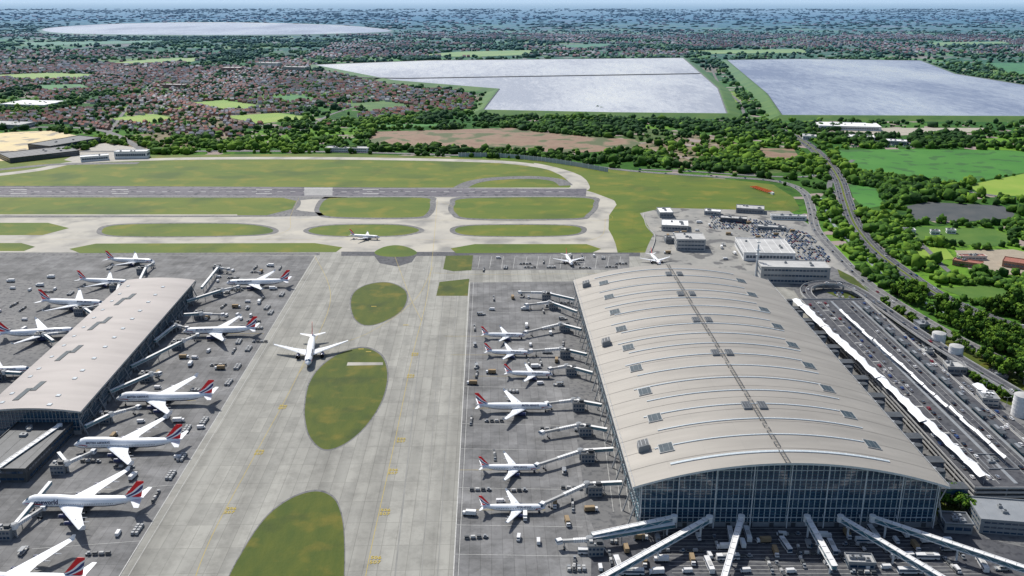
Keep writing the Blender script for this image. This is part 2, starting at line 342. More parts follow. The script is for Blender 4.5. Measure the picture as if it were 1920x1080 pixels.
# ------------------------------------------------------------------ FIELDS
EXCL=[]
def field(name,pxs,m,z=.25,smooth=False):
    sheet(name,pxs,m,z,smooth); EXCL.append(pxs)
field('bare_field',[(690,262),(705,247),(960,240),(1010,248),(1100,256),(1190,262),(1215,278),(1100,286),(900,280),(690,275)],m_brown)
field('bare_field',[(1418,278),(1488,279),(1502,300),(1432,303)],m_brown)
field('pasture',[(1565,281),(1700,280),(1890,282),(1990,290),(1985,312),(1800,346),(1700,338),(1605,320)],m_field)
field('pasture',[(1815,347),(1925,325),(2000,330),(2000,370),(1840,366)],m_yfield)
field('pasture',[(1700,470),(1770,462),(1790,485),(1730,492)],m_yfield)
field('pasture',[(1590,345),(1640,352),(1660,385),(1620,392),(1600,370)],m_field)
field('pasture',[(1700,425),(1860,428),(1900,445),(1880,462),(1720,455)],m_bank)
field('pasture',[(1760,540),(1860,535),(1925,555),(1925,585),(1840,570)],m_bank)
field('gravel_field',[(1692,388),(1740,379),(1880,386),(1912,408),(1820,415),(1720,414)],m_darkfield)
field('pasture',[(195,119),(300,110),(385,108),(360,116),(240,123)],m_yfield,.5)
field('pasture',[(780,104),(860,97),(1000,94),(990,103),(880,107)],m_yfield,.5)
field('pasture',[(-40,142),(90,137),(172,139),(165,146),(40,149)],m_yfield,.5)
field('pasture',[(350,193),(420,188),(500,200),(420,208)],m_yfield,.4)
field('pasture',[(200,222),(290,214),(340,224),(260,232)],m_yfield,.4)
field('pasture',[(420,218),(520,212),(600,222),(480,232)],m_yfield,.4)
field('pasture',[(500,182),(560,178),(600,186),(540,192)],m_field,.4)
field('pasture',[(640,195),(720,190),(790,200),(700,210)],m_bank,.4)
field('pasture',[(30,80),(300,76),(320,80),(60,86)],m_field,.5)
field('pasture',[(1840,118),(2000,120),(2000,150),(1900,140)],m_field,.5)
field('pasture',[(640,240),(760,232),(850,234),(720,242)],m_field,.3)
field('pasture',[(1290,95),(1500,92),(1520,99),(1330,101)],m_yfield,.5)
field('pasture',[(1010,86),(1130,82),(1180,86),(1090,92)],m_field,.5)
field('pasture',[(1740,80),(1880,78),(1900,84),(1760,86)],m_yfield,.5)
field('pasture',[(70,160),(150,158),(170,166),(90,170)],m_field,.5)
field('sandy_yard',[(-120,262),(20,248),(95,245),(185,262),(120,284),(60,300),(-120,306)],m_sand,.2)
field('gravel_yard',[(1515,250),(1640,240),(1850,240),(1860,246),(1650,256)],mat('pale_gravel',(.38,.35,.29)),.3)
field('gravel_yard',[(1790,470),(1900,468),(1960,480),(1960,520),(1820,510)],mat('pale_dust',(.34,.29,.22)),.3)
field('gravel_yard',[(120,300),(190,268),(280,280),(280,300),(150,306)],mat('worn_yard',(.38,.36,.32)),.15)

# ------------------------------------------------------------------ AIRFIELD
AIR=[(-700,292),(270,290),(640,287),(1000,299),(1130,314),(1440,338),(1505,360),(1520,400),(1530,440),(1590,500),(1660,560),(1800,640),(2100,790),(2700,1300),(-2500,1300)]
sheet('airfield_grass',[(-600,293),(270,291),(640,288),(1000,300),(1130,315),(1380,338),(1450,346),(1488,370),(1500,392),(1480,400),(1560,480),(1560,560),(-900,560)],m_grass,.10)
sheet('taxiway',[(-900,352),(100,352),(1080,352),(1115,362),(1152,376),(1156,384),(1142,404),(1141,430),(1153,452),(1158,474),(1230,474),(1400,470),(1500,560),(1500,900),(1600,1400),(-2600,1400)],m_taxi,.16)
sheet('apron',[(-900,473),(640,473),(845,476),(1200,474),(1400,470),(1540,540),(1640,560),(2800,1400),(-2600,1400)],m_conc,.20)
road('loop_taxiway',[(-500,352),(-100,335),(60,320),(140,305),(250,300),(400,297),(640,297),(900,302),(1000,310),(1050,321),(1080,340),(1085,356)],24,m_taxi,.17,clear=False)
road('runway_shoulder',[(-100,330),(20,316),(120,308),(260,306)],18,m_asph2,.19,clear=False)
sheet('runway_turn_pad',[(1000,306),(1050,316),(1090,330),(1105,348),(1100,357),(1060,357),(1075,345),(1050,328)],m_taxi,.21,True)
road('runway_exit',[(860,354),(885,342),(930,335),(1000,333),(1045,338),(1062,348)],22,m_asph2,.18,clear=False)
sheet('runway',[(-1400,349),(200,349),(1100,354),(1098,371),(600,369),(-1400,366)],m_run,.23)
b=MB()
def pq(b,pts,z,mi=0): b.poly([(G(x,y).x,G(x,y).y,z) for x,y in pts],mi)
for i in range(-6,60):
    x=-200+i*24
    if x<1050: pq(b,[(x,359.5),(x+10,359.5),(x+10,360),(x,360)],.26)
for k in range(10):
    y0=352.2+k*1.5; pq(b,[(571,y0),(624,y0),(623,y0+.8),(570,y0+.8)],.26)
for x in(20,210,480,680):
    for y in(355.5,363): pq(b,[(x,y),(x+30,y),(x+30,y+.8),(x,y+.8)],.26)
pq(b,[(-300,351),(1080,354.6),(1080,354.9),(-300,351.3)],.26); pq(b,[(-300,366),(1080,369),(1080,369.3),(-300,366.3)],.26)
add('runway_marking',b.mesh('runway_marking',[m_marking]),kind='structure')
isl=[
 ([(-900,369),(530,371),(556,377),(548,392),(500,404),(-900,401)],0),
 ([(600,388),(612,374),(640,371),(790,371),(806,380),(800,400),(770,408),(630,407),(602,399)],1),
 ([(853,384),(880,372),(1090,371),(1112,384),(1100,402),(1070,410),(890,410),(855,400)],1),
 ([(-700,418),(90,418),(130,428),(80,441),(-700,443)],0),
 ([(192,431),(240,421),(440,420),(510,430),(470,441),(230,443)],1),
 ([(578,433),(620,423),(740,422),(786,432),(740,442),(620,442)],1),
 ([(853,432),(890,423),(1060,423),(1090,433),(1050,442),(890,442)],1),
 ([(-700,456),(40,456),(66,463),(45,471),(-700,472)],0),
 ([(130,467),(180,457),(590,456),(642,464),(630,473),(150,475)],0),
 ([(845,466),(890,458),(1100,458),(1127,467),(1110,474),(855,475)],0),
 ([(702,474),(718,464),(742,460),(765,464),(782,474),(765,481),(720,481)],1),
 ([(658,570),(665,548),(690,534),(725,530),(755,541),(763,560),(750,585),(715,605),(685,610),(665,597)],1),
 ([(572,762),(580,720),(602,688),(640,662),(683,653),(715,668),(726,700),(720,740),(700,780),(670,815),(635,838),(605,842),(582,820),(573,790)],1),
 ([(420,1110),(458,1030),(500,970),(545,936),(590,922),(622,932),(638,960),(645,1010),(643,1110),(620,1300),(380,1300)],1)]
for pts,s in isl: sheet('grass_island',pts,m_grass if pts[0][1]<480 else m_grass_b,.26,bool(s))
for pts in (isl[0][0],isl[1][0],isl[2][0],isl[4][0],isl[5][0],isl[6][0],isl[11][0],isl[12][0],isl[13][0]):
    c=(sum(p[0] for p in pts)/len(pts),sum(p[1] for p in pts)/len(pts)); w=max(p[0] for p in pts)-min(p[0] for p in pts)
    big=pts[0][1]>480
    q=[(c[0]+(x-c[0])*(1+(5 if big else 20)/w),c[1]+(y-c[1])*(1.025 if big else 1.14)) for x,y in pts]
    sheet('asphalt_shoulder',q,m_asph2,.245,True)
sheet('grass_plot',[(836,480),(887,479),(884,507),(850,509),(831,505)],m_grass_b,.26)
sheet('grass_plot',[(824,529),(880,523),(877,555),(818,555)],m_grass_b,.26)
sheet('asphalt_patch',[(640,472),(1200,474),(1200,481),(640,480)],m_asph,.225)
sheet('asphalt_patch',[(0,474),(600,474),(600,479),(0,480)],m_asph2,.225)
sheet('asphalt_patch',[(700,478),(782,478),(772,492),(745,500),(712,494)],m_asph,.235)
sheet('concrete_pad',[(652,680),(718,680),(718,685),(650,686)],m_taxi,.30)
sheet('concrete_strip',[(-700,402),(445,402.5),(445,404.5),(-700,404)],m_taxi,.30)
sheet('grass_verge',[(1060,317),(1110,321),(1300,338),(1440,352),(1478,372),(1468,390),(1215,390),(1190,400),(1185,430),(1215,448),(1215,462),(1160,472),(1143,430),(1142,405),(1160,382),(1130,362),(1105,355),(1108,345),(1090,330)],m_grass,.24)
sheet('aircraft_stand',[(-1000,480),(590,480),(405,785),(225,1082),(120,1300),(-2000,1300)],m_stand,.24)
sheet('aircraft_stand',[(880,478),(1180,476),(1180,506),(885,507)],m_stand,.24)
sheet('aircraft_stand',[(882,530),(1075,528),(1185,985),(1120,1000),(1100,1400),(838,1400),(850,1080)],m_stand,.24)
sheet('service_road',[(1046,556),(1078,552),(1196,990),(1120,1010),(1100,960)],m_asph2,.28)
sheet('apron_road',[(1110,1000),(1190,984),(1745,990),(1800,960),(1900,1000),(2300,1100),(2400,1400),(1100,1400)],m_asph,.27)
sheet('apron_road',[(-900,520),(-60,520),(250,535),(-60,800),(-900,900)],m_asph2,.27)
m_stain=mat('oil_staining',(.10,.10,.105),(.13,.13,.13),scale=.2,c3=(.17,.17,.17),scale3=.15,thr3=(.45,.6))
r_=random.Random(3)
for nx,ny in((1005,880),(1012,955),(1020,765),(1030,703),(988,663),(980,628),(355,630),(235,756),(160,843),(60,955),(440,540),(230,500),(180,540),(140,580)):
    q=[]
    for k in range(9):
        a=k*.698; q.append((nx+math.cos(a)*r_.uniform(14,30),ny+math.sin(a)*r_.uniform(3,8)))
    sheet('oil_stain',q,m_stain,.262,True)
sheet('compound_yard',[(1200,400),(1245,390),(1480,396),(1530,430),(1590,500),(1640,560),(1560,570),(1440,530),(1290,500),(1200,500),(1215,460),(1225,440)],mat('compound_concrete',(.30,.29,.265),(.20,.20,.19),scale=.03,c3=(.11,.11,.11),scale3=.05),.27)
sheet('forecourt_road',[(1478,530),(1560,500),(1660,562),(1760,622),(1925,700),(2300,880),(2700,1200),(1800,1000)],m_asph2,.3)
for v_ in ([(1648,566),(1700,592),(1790,640),(1925,712),(2100,800),(2100,830),(1900,725),(1770,660),(1680,610)],
          [(1570,505),(1600,520),(1630,548),(1600,535),(1575,520)],[(1548,548),(1590,548),(1620,566),(1590,566)],
          [(1815,705),(1870,730),(1925,760),(1925,775),(1860,745)],[(1700,640),(1730,650),(1745,665),(1720,660)],[(1840,862),(1870,880),(1890,905),(1850,890)],[(1745,935),(1820,935),(1835,975),(1760,978)]):
    sheet('grass_verge',v_,m_grass_b,.36)
# ------------------------------------------------------------------ apron lines
b=MB()
def line(b,a,c,w,z=.33,mi=0): strip(b,[G(*a),G(*c)],w,z,mi)
line(b,(592,480),(223,1082),.5); line(b,(600,482),(240,1082),.3)
line(b,(880,530),(849,1100),.55); line(b,(888,530),(858,1100),.25)
for y in(585,640,675,725,795,842,915,985,1040): line(b,(878-(y-530)*.052,y),(1050+(y-560)*.1,y+4),.3)
for y,x0 in((560,300),(600,260),(660,210),(720,330),(800,240),(905,60),(1010,0)): line(b,(x0+60,y+20),(592-(y+5-480)*.612,y+5),.3)
for x in range(900,1180,22): line(b,(x,481),(x-4,504),.35)
for x in(1150,1165,1180): line(b,(x-50,560),(x,960),.25)
for a in range(-5,14):
    y=1005+a*7; line(b,(1230+a*3,y),(1700+a*14,y+2),.25)
add('apron_marking',b.mesh('apron_marking',[m_marking]),kind='structure')
b=MB()
for pts in ([(820,375),(812,470),(800,560),(775,660),(742,820),(700,1010),(678,1120)],
            [(560,372),(545,405),(540,432),(480,450)],[(590,480),(620,560),(560,700),(480,850),(400,1000),(360,1100)],
            [(-300,411),(300,411),(820,413),(1120,414),(1140,400)],[(-300,449),(400,449),(820,450),(1120,450)],
            [(812,500),(780,560),(700,620),(600,660),(560,700)],[(812,512),(900,515),(1050,514),(1180,513)],[(740,480),(770,560),(790,600)],
            [(1100,452),(1130,440),(1135,410)],[(830,380),(900,405),(1000,412)]):
    strip(b,smoothp([G(*p) for p in pts],False,8),.26,.253)
for nx,ny in((1012,876),(1022,951),(1036,760),(1037,700),(995,660),(985,625),(345,620),(217,746),(138,832)):
    d=1 if nx>800 else -1; line(b,(nx,ny+6),(nx-d*150,ny+6),.22,z=.36)
for x,y in((700,575),(676,655),(760,610),(690,660)): line(b,(x-4,y),(x+6,y),1.2,z=.36)
add('taxi_guide_line',b.mesh('taxi_guide_line',[m_yellow]),kind='structure')
b=MB()
for x0,x1,w in((805,740,.9),(860,820,.5),(835,790,.4)):
    strip(b,[G(x0,500),G(x1,1085)],w,.232)
add('pavement_seam',b.mesh('pavement_seam',[mat('seam_filler',(.19,.19,.18),(.24,.24,.225),scale=.1)]),kind='structure')
def text_mesh(name,s,size,mats,bold=.012,cuts=0):
    cu=bpy.data.curves.new(name,'FONT'); cu.body=s; cu.size=size; cu.align_x='CENTER'; cu.align_y='CENTER'; cu.resolution_u=2; cu.offset=size*bold
    o=bpy.data.objects.new(name,cu); col.objects.link(o); bpy.context.view_layer.update()
    me=bpy.data.meshes.new_from_object(o.evaluated_get(bpy.context.evaluated_depsgraph_get()))
    bpy.data.objects.remove(o); me.materials.clear()
    if cuts:
        bm=bmesh.new(); bm.from_mesh(me)
        for k in range(1,cuts):
            h=(k/cuts-.5)*size
            bmesh.ops.bisect_plane(bm,geom=bm.verts[:]+bm.edges[:]+bm.faces[:],plane_co=(0,h,0),plane_no=(0,1,0))
        bm.to_mesh(me); bm.free()
    for m in mats: me.materials.append(m)
    return me
tm=text_mesh('stand_number_marking','506\n507',4.0,[m_yellow])
for x,y in((432,958),(486,849),(530,764),(704,1051),(722,961),(737,885),(752,826),(770,706),(778,665)):
    p=G(x,y); add('stand_number_marking',tm,loc=(p.x,p.y,.38),kind='structure')

# ------------------------------------------------------------------ ROADS (landside)
PR=[(-300,286),(270,284),(560,284),(850,291),(1000,298),(1110,312),(1200,322),(1330,331),(1430,337),(1480,346),(1510,364),(1522,395),(1530,430),(1568,475),(1625,530),(1700,580),(1790,632),(1930,700),(2100,780)]
road('perimeter_road',PR,13,m_asph2,.42,lines=[(-5.8,.3),(5.8,.3),(0,.25)])
mw=road('motorway',[(1340,225),(1440,236),(1500,262),(1545,298),(1572,335),(1585,375),(1602,420),(1640,468),(1700,515),(1770,560),(1850,595),(1960,632),(2150,690)],21,m_asph,.46,lines=[(-9.6,.25),(-6.0,.15),(-2,.2),(2,.2),(6.0,.15),(9.6,.25)],median=True)
lr=road('link_road',[(1200,318),(1300,322),(1420,330),(1500,332),(1560,328),(1640,338),(1760,352),(1925,376)],9,m_asph2,.40,lines=[(0,.3)])
road('stream',[(1538,372),(1545,385),(1555,410),(1580,440),(1620,480),(1660,520),(1720,560),(1800,600)],4,m_stream,.38)
road('country_road',[(270,256),(300,270),(420,262),(560,245),(620,215),(700,190)],8,m_asph2,.35)
road('country_road',[(-50,232),(60,238),(150,240),(210,250),(270,283)],14,m_asph2,.35)
road('country_road',[(1330,120),(1350,160),(1385,190),(1400,220),(1440,236)],8,m_asph2,.35)
road('country_road',[(0,170),(200,180),(400,220),(560,245)],8,m_asph2,.35)
road('country_road',[(200,255),(260,180),(330,130),(420,110)],8,m_asph2,.36)
road('country_road',[(1690,420),(1740,470),(1800,520),(1925,535)],6,m_asph2,.36)
road('slip_road',[(1600,300),(1570,322),(1555,350),(1575,370)],8,m_asph2,.43)
a1=road('access_road',[(1545,570),(1620,620),(1700,690),(1800,775),(1880,850),(1960,930)],9,m_asph,.47,lines=[(-4,.25),(0,.25),(4,.25)])
a2=road('access_road',[(1600,570),(1680,620),(1790,705),(1870,770),(1960,840)],8,m_asph,.45,lines=[(-3.5,.25),(3.5,.25)])
road('access_road',[(1730,660),(1760,690),(1830,705),(1880,690),(1960,700)],6,m_asph,.44,lines=[(0,.25)])
# elevated loop ramp
lpz=7.0
lp=smoothp([G(x,y,lpz) for x,y in[(1528,566),(1512,549),(1516,536),(1545,530),(1582,533),(1615,548),(1660,580),(1760,648),(1900,732),(2000,790)]],False,8)
par=add('elevated_ramp',None,loc=(lp[0].x,lp[0].y,0),label='curving elevated concrete road ramp leading to the drop-off deck',cat='road ramp')
L0=Vector((lp[0].x,lp[0].y,0)); b=MB(); b2=MB(); b3=MB(); pl2=[p-L0 for p in lp]
strip(b,pl2,10,lpz,0); strip(b,pl2,.25,lpz+.03,1,-.1); strip(b,pl2,10,lpz-.9,2)
for i in range(len(pl2)-1):
    p,q=pl2[i],pl2[i+1]; d=(q-p).normalized(); r=Vector((d.y,-d.x,0))*5.05
    for s in(-1,1): b2.beam(Vector((p.x,p.y,lpz))+r*s,Vector((q.x,q.y,lpz))+r*s,.35,1.9)
    if i%4==0: b3.cyl((p.x,p.y,.2),(p.x,p.y,lpz-.9),.9,.9,10); b3.box((p.x,p.y,lpz-1.2),(6,1.4,.6),0,rot=math.atan2(r.y,r.x))
add('ramp_deck',b.mesh('ramp_deck',[m_asph,m_marking,m_lgrey]),par); add('ramp_parapet',b2.mesh('ramp_parapet',[m_lgrey]),par); add('ramp_pier',b3.mesh('ramp_pier',[m_lgrey]),par)
ROADS.append((np.array([(p.x,p.y) for p in lp]),7))
def lowwall(pxs,h,label):
    pts=smoothp([G(*p) for p in pxs],False,6); b=MB()
    for i in range(len(pts)-1): b.beam((pts[i].x,pts[i].y,h/2+.3),(pts[i+1].x,pts[i+1].y,h/2+.3),.5,h)
    add('retaining_wall',b.mesh('retaining_wall',[m_lgrey]),label=label,cat='wall')
lowwall([(1535,574),(1610,624),(1690,694),(1790,779),(1870,854),(1950,934)],1.8,'pale concrete parapet wall along the access road')
lowwall([(1610,568),(1690,618),(1800,703),(1880,768)],1.5,'pale concrete parapet wall along the access road')
lowwall([(1206,402),(1212,425),(1228,445),(1222,470),(1218,474)],1.6,'pale barrier wall between grass and compound')

# ------------------------------------------------------------------ visual screen fence
pts=smoothp([G(*p) for p in[(860,294),(930,295),(1000,301),(1060,309),(1140,323)]],False,8)
b=MB()
for i in range(len(pts)-1):
    a,c=pts[i],pts[i+1]; b.beam((a.x,a.y,4),(c.x,c.y,4),.3,7,0)
    b.box((a.x,a.y,4),(.9,.9,8),1)
add('screen_fence',b.mesh('screen_fence',[mat('fence_mesh_panel',(.38,.43,.47)),m_steel]),label='tall pale metal screen fence along the perimeter road',cat='fence')
def antenna():
    p=G(1428,358); par=add('localizer_antenna',None,loc=(p.x,p.y,.3),rot=-1.2,label='red and white lattice antenna row on the grass',cat='antenna')
    b=MB()
    for i in range(9):
        x=i*5-20; b.box((x,0,1.2),(.6,.6,2.4),0); b.beam((x,-6,2.6),(x,6,2.6),.9,.9,0); b.beam((x-1.2,6,2.6),(x+1.2,6,2.6),.5,.5,0); b.beam((x-1.2,-6,2.6),(x+1.2,-6,2.6),.5,.5,0)
    add('antenna_frame',b.mesh('antenna_frame',[m_orange]),par)
    b=MB(); b.beam((-22,0,1.4),(22,0,1.4),1,1,0); b.box((26,0,1.6),(5,3,3.2),0); add('support_beam',b.mesh('support_beam',[m_white]),par)
antenna()
# ------------------------------------------------------------------ TERMINALS
def terminal(name,label,FL,FR,BR,BL,eave,rise,nb,arcs,main,roofm):
    FL,FR,BR,BL=[Vector(p) for p in(FL,FR,BR,BL)]
    O=(FL+FR+BR+BL)/4
    par=add(name,None,loc=(O.x,O.y,0),label=label,cat='airport terminal')
    def T(s,t,z=0):
        p=(FL*(1-s)+FR*s)*(1-t)+(BL*(1-s)+BR*s)*t-O; return Vector((p.x,p.y,z))
    prof=lambda s:eave+rise*(1-abs(2*s-1)**2.0)
    W=(FR-FL).length; Ln=(BL-FL).length
    b=MB()
    b.grid(lambda s,t:T(s,t,prof(s)),40,66)
    th=1.3
    b.grid(lambda t,s:T(s,t,prof(s)-th),1,40,1)
    for t in(0,1): b.grid(lambda s,q:T(s,t,prof(s)-th*q),40,1,2)
    for s in(0,1): b.grid(lambda t,q:T(s,t,prof(s)-th*q),20,1,2)
    if main:
        for i in range(1,nb):
            t=i/nb; b.grid(lambda s,q:T(s,t+(q-.5)*.3/Ln,prof(s)+.10),40,1,3)
    add('roof',b.mesh('roof',[roofm,m_grey,m_steel if main else m_lgrey,m_joint],True),par)
    for k in range(arcs):
        t=.035+k*(.93/(arcs-1)); s0,s1=(.13,.83) if k%2==0 else(.10,.80)
        b=MB(); hw=(.95 if k==0 else .45)/Ln
        b.grid(lambda s,q:T(s0+(s1-s0)*s,t+(q-.5)*2*hw,prof(s0+(s1-s0)*s)+.5),30,1,0)
        for e in(-1,1): b.grid(lambda s,q:T(s0+(s1-s0)*s,t+e*hw,prof(s0+(s1-s0)*s)+.5*q),30,1,1)
        for i in range(0,31,1):
            s=s0+(s1-s0)*i/30; b.beam(T(s,t-hw,prof(s)+.56),T(s,t+hw,prof(s)+.56),.2,.1,1)
        add('skylight',b.mesh('skylight',[m_sky_l,m_steel]),par)
    def rbox(nm,s,t,w,l,h,mats,bars=True):
        b=MB(); z=prof(s); sl=(prof(s+.01)-prof(s-.01))/(W*.02)
        for (zz0,ww,ll,hh,mi) in ((h/2-.2,w,l,h,1),(h-.2+.06,w*.9,l*.9,.12,0)):
            n=len(b.v); b.box((0,0,zz0),(ww,ll,hh),mi); b.v[n:]=[(x,y,zz+x*sl) for x,y,zz in b.v[n:]]
        if bars:
            for q in(-.2,.2):
                n=len(b.v); b.box((w*q,0,h-.2+.15),(.14,l*.88,.1),2); b.v[n:]=[(x,y,zz+x*sl) for x,y,zz in b.v[n:]]
        o=T(s,t,z); b.v=[(x+o.x,y+o.y,zz+o.z) for x,y,zz in b.v]
        return add(nm,b.mesh(nm,mats),par)
    if main:
        for k in range(9):
            t=.085+k*.104
            for s in(.135,.815): rbox('roof_window',s,t,8.5,10,.8,[m_rglass,m_lgrey,m_grey])
        for t in(.19,.42,.60,.77,.92):
            rbox('roof_vent',.455,t,5,9,1.6,[m_dgrey,m_grey,m_grey]); rbox('roof_vent',.51,t,5,9,1.6,[m_dgrey,m_grey,m_grey])
        for s,t in((.10,.10),(.09,.545),(.085,.93)):
            rbox('plant_enclosure',s-.035,t,6,8,4.2,[m_dgrey,m_grey,m_steel])
        rr=random.Random(5)
        b=MB()
        for s in(.474,.487):
            for i in range(80):
                if rr.random()<.86: b.beam(T(s,i/80,prof(s)+.5),T(s,(i+1)/80,prof(s)+.5),.42,.35,0)
        for i in range(0,110): b.beam(T(.474,i/110,prof(.474)+.5),T(.487,i/110,prof(.487)+.5),.25,.15,0)
        add('maintenance_walkway',b.mesh('maintenance_walkway',[m_dgrey]),par)
        for (s,z0) in((.006,0),(.994,0)):
            b=MB()
            for i in range(66):
                b.beam(T(s,i/66,prof(s)+1.1),T(s,(i+1)/66,prof(s)+1.1),.12,.12)
                b.beam(T(s,i/66,prof(s)),T(s,i/66,prof(s)+1.1),.12,.12)
            add('edge_railing',b.mesh('edge_railing',[m_steel]),par)
    else:
        for t in(.08,.32,.545,.76):
            rbox('roof_window',.27,t,4.2,20,.4,[m_rglass,m_dgrey,m_dgrey],False); rbox('roof_window',.35,t+.045,4.2,16,.4,[m_rglass,m_dgrey,m_dgrey],False)
        for t in(.02,.07,.17,.22,.30,.38,.45,.52,.6,.67,.75,.82,.9):
            rbox('roof_lantern',.66,t,2.8,3.2,.6,[m_sky_l,m_white,m_white],False)
            rbox('roof_lantern',.14,t+.02,2.6,3.0,.5,[m_sky_l,m_white,m_white],False)
    ins=.028 if main else .05; ft=.012
    def wall(nm,A,B,topf,n,floors):
        g=MB(); fr=MB(); P=lambda k,z:T(A[0]+(B[0]-A[0])*k,A[1]+(B[1]-A[1])*k,z)
        g.grid(lambda k,q:P(k,q*topf(k)),n,1,0)
        d=(P(1,0)-P(0,0)).normalized(); nr=Vector((d.y,-d.x,0))
        for i in range(n+1):
            k=i/n; w=.5 if i%6==0 else .14
            fr.beam(P(k,0)+nr*.2,P(k,topf(k))+nr*.2,w,.4,0)
        nl=int(topf(.5)/2.0)
        for j in range(1,nl+1):
            z=j*2.0; ks=[k/60 for k in range(61) if topf(k/60)>z]
            if len(ks)<2: continue
            fl=(j%3==0)
            fr.beam(P(ks[0],z)+nr*.16,P(ks[-1],z)+nr*.16,.4,.45 if fl else .14,0 if fl else 1)
        base=MB(); base.grid(lambda k,q:P(k,q*3.4)+nr*.5,1,1,0)
        for i in range(0,n,4): base.box(P((i+.5)/n,1.6)+nr*.7,(2.4,.3,2.6),1,rot=math.atan2(d.y,d.x))
        add(nm,g.mesh(nm,[m_glass]),par); add('curtain_wall_frame',fr.mesh('curtain_wall_frame',[m_frame if main else m_grey,m_teal,m_grey]),par); add('plinth',base.mesh('plinth',[m_grey,m_dgrey]),par)
    top=lambda s:prof(s)-th
    wall('glazed_front_wall',(ins,ft),(1-ins,ft),lambda k:top(ins+(1-2*ins)*k),54 if main else 24,5)
    wall('glazed_side_wall',(ins,1-ft),(ins,ft),lambda k:top(ins),120,5)
    wall('glazed_side_wall',(1-ins,ft),(1-ins,1-ft),lambda k:top(ins),120,5)
    wall('glazed_rear_wall',(1-ins,1-ft),(ins,1-ft),lambda k:top(ins+(1-2*ins)*k),40,5)
    if main:
        for i in range(9):
            s=.03+.94*i/8; b=MB()
            b.cyl(T(s,.004,1),T(s,.004,top(s)-.3),.32,.32,8,0,False); b.beam(T(s,.004,6),T(s,.012,8),.3,.3)
            add('facade_column',b.mesh('facade_column',[m_steel]),par)
    for i in range(nb+1):
        t=.01+.98*i/nb
        for s,si in((0,-1),(1,1)):
            b=MB(); o=Vector((si*1.5,0,0)); b.cyl(T(s,t,0)+o,T(s,t,eave*.6)-o*2,.5,.45,8,0,False); b.cyl(T(s,t,eave*.6)-o*2,T(s,t,eave-1.2)+o*.3,.35,.3,8,0,False)
            b.cyl(T(s,t,eave*.45)-o*2,T(s,min(t+.02,1),eave-1.2)+o*.3,.22,.22,6,0,False)
            add('side_strut',b.mesh('side_strut',[m_lgrey if main else m_grey]),par)
    return T,O
TA,OA=terminal('airport_terminal','large glass-fronted terminal with a long vaulted grey metal roof',(66.6,440),(242,440),(241,812),(57.7,812),28,15,22,18,True,m_roof)
TB,OB=terminal('satellite_terminal','long low satellite terminal with curved grey roof beside parked jets',(-357,552),(-290,552),(-308,840),(-375,840),19,2.6,16,0,False,m_roofb)

# ------------------------------------------------------------------ generic building
def building(label,a,c,depth,h,wallm,roofm,floors=2,name='building',cat='building',units=3,bands=True,world=None):
    if world: A=Vector((world[0],world[1],0)); w=world[2]; ang=world[3]
    else:
        A=G(*a);C=G(*c); d=(C-A); w=d.length; ang=math.atan2(d.y,d.x)
    par=add(name,None,loc=(A.x,A.y,0),rot=ang,label=label,cat=cat)
    b=MB(); b.box((w/2,depth/2,h/2),(w,depth,h),0)
    add('wall',b.mesh('wall',[wallm]),par)
    b=MB(); b.box((w/2,depth/2,h+.15),(w+.6,depth+.6,.3),0)
    for cx,cy,sx,sy in((w/2,-.1,w+.6,.4),(w/2,depth+.1,w+.6,.4),(-.1,depth/2,.4,depth-.2),(w+.1,depth/2,.4,depth-.2)): b.box((cx,cy,h+.7),(sx,sy,.8),1)
    for i in range(int(w//9)): b.box(((i+.5)*w/int(w//9),depth/2,h+.36),(.35,depth*.94,.12),1)
    add('roof',b.mesh('roof',[roofm,wallm]),par)
    if bands:
        for f in range(floors):
            z=(f+.55)*h/floors
            for cx,cy,sx,sy in((w/2,-.04,w*.92,.14),(-.04,depth/2,.14,depth*.9),(w+.04,depth/2,.14,depth*.9)):
                b=MB(); b.box((cx,cy,z),(sx,sy,h/floors*.34),0)
                n=max(2,int(max(sx,sy)/3.5))
                for i in range(n+1):
                    q=(i/n-.5)*.998
                    if sx>sy: b.box((cx+q*sx,cy-.02,z),(.5,sy,h/floors*.36),1)
                    else: b.box((cx+(-.02 if cx<1 else .02),cy+q*sy,z),(sx,.5,h/floors*.36),1)
                add('window_band',b.mesh('window_band',[m_glass,wallm]),par)
    r=random.Random(int(w*100))
    for i in range(units):
        b=MB(); ux,uy=r.uniform(.15,.85)*w,r.uniform(.2,.8)*depth; b.box((ux,uy,h+1.1),(r.uniform(2,5),r.uniform(2,4),1.6),0,taper=.94); b.cyl((ux,uy,h+1.8),(ux,uy,h+2.3),.7,.7,10,1)
        add('rooftop_unit',b.mesh('rooftop_unit',[m_grey,m_dgrey]),par)
    return par
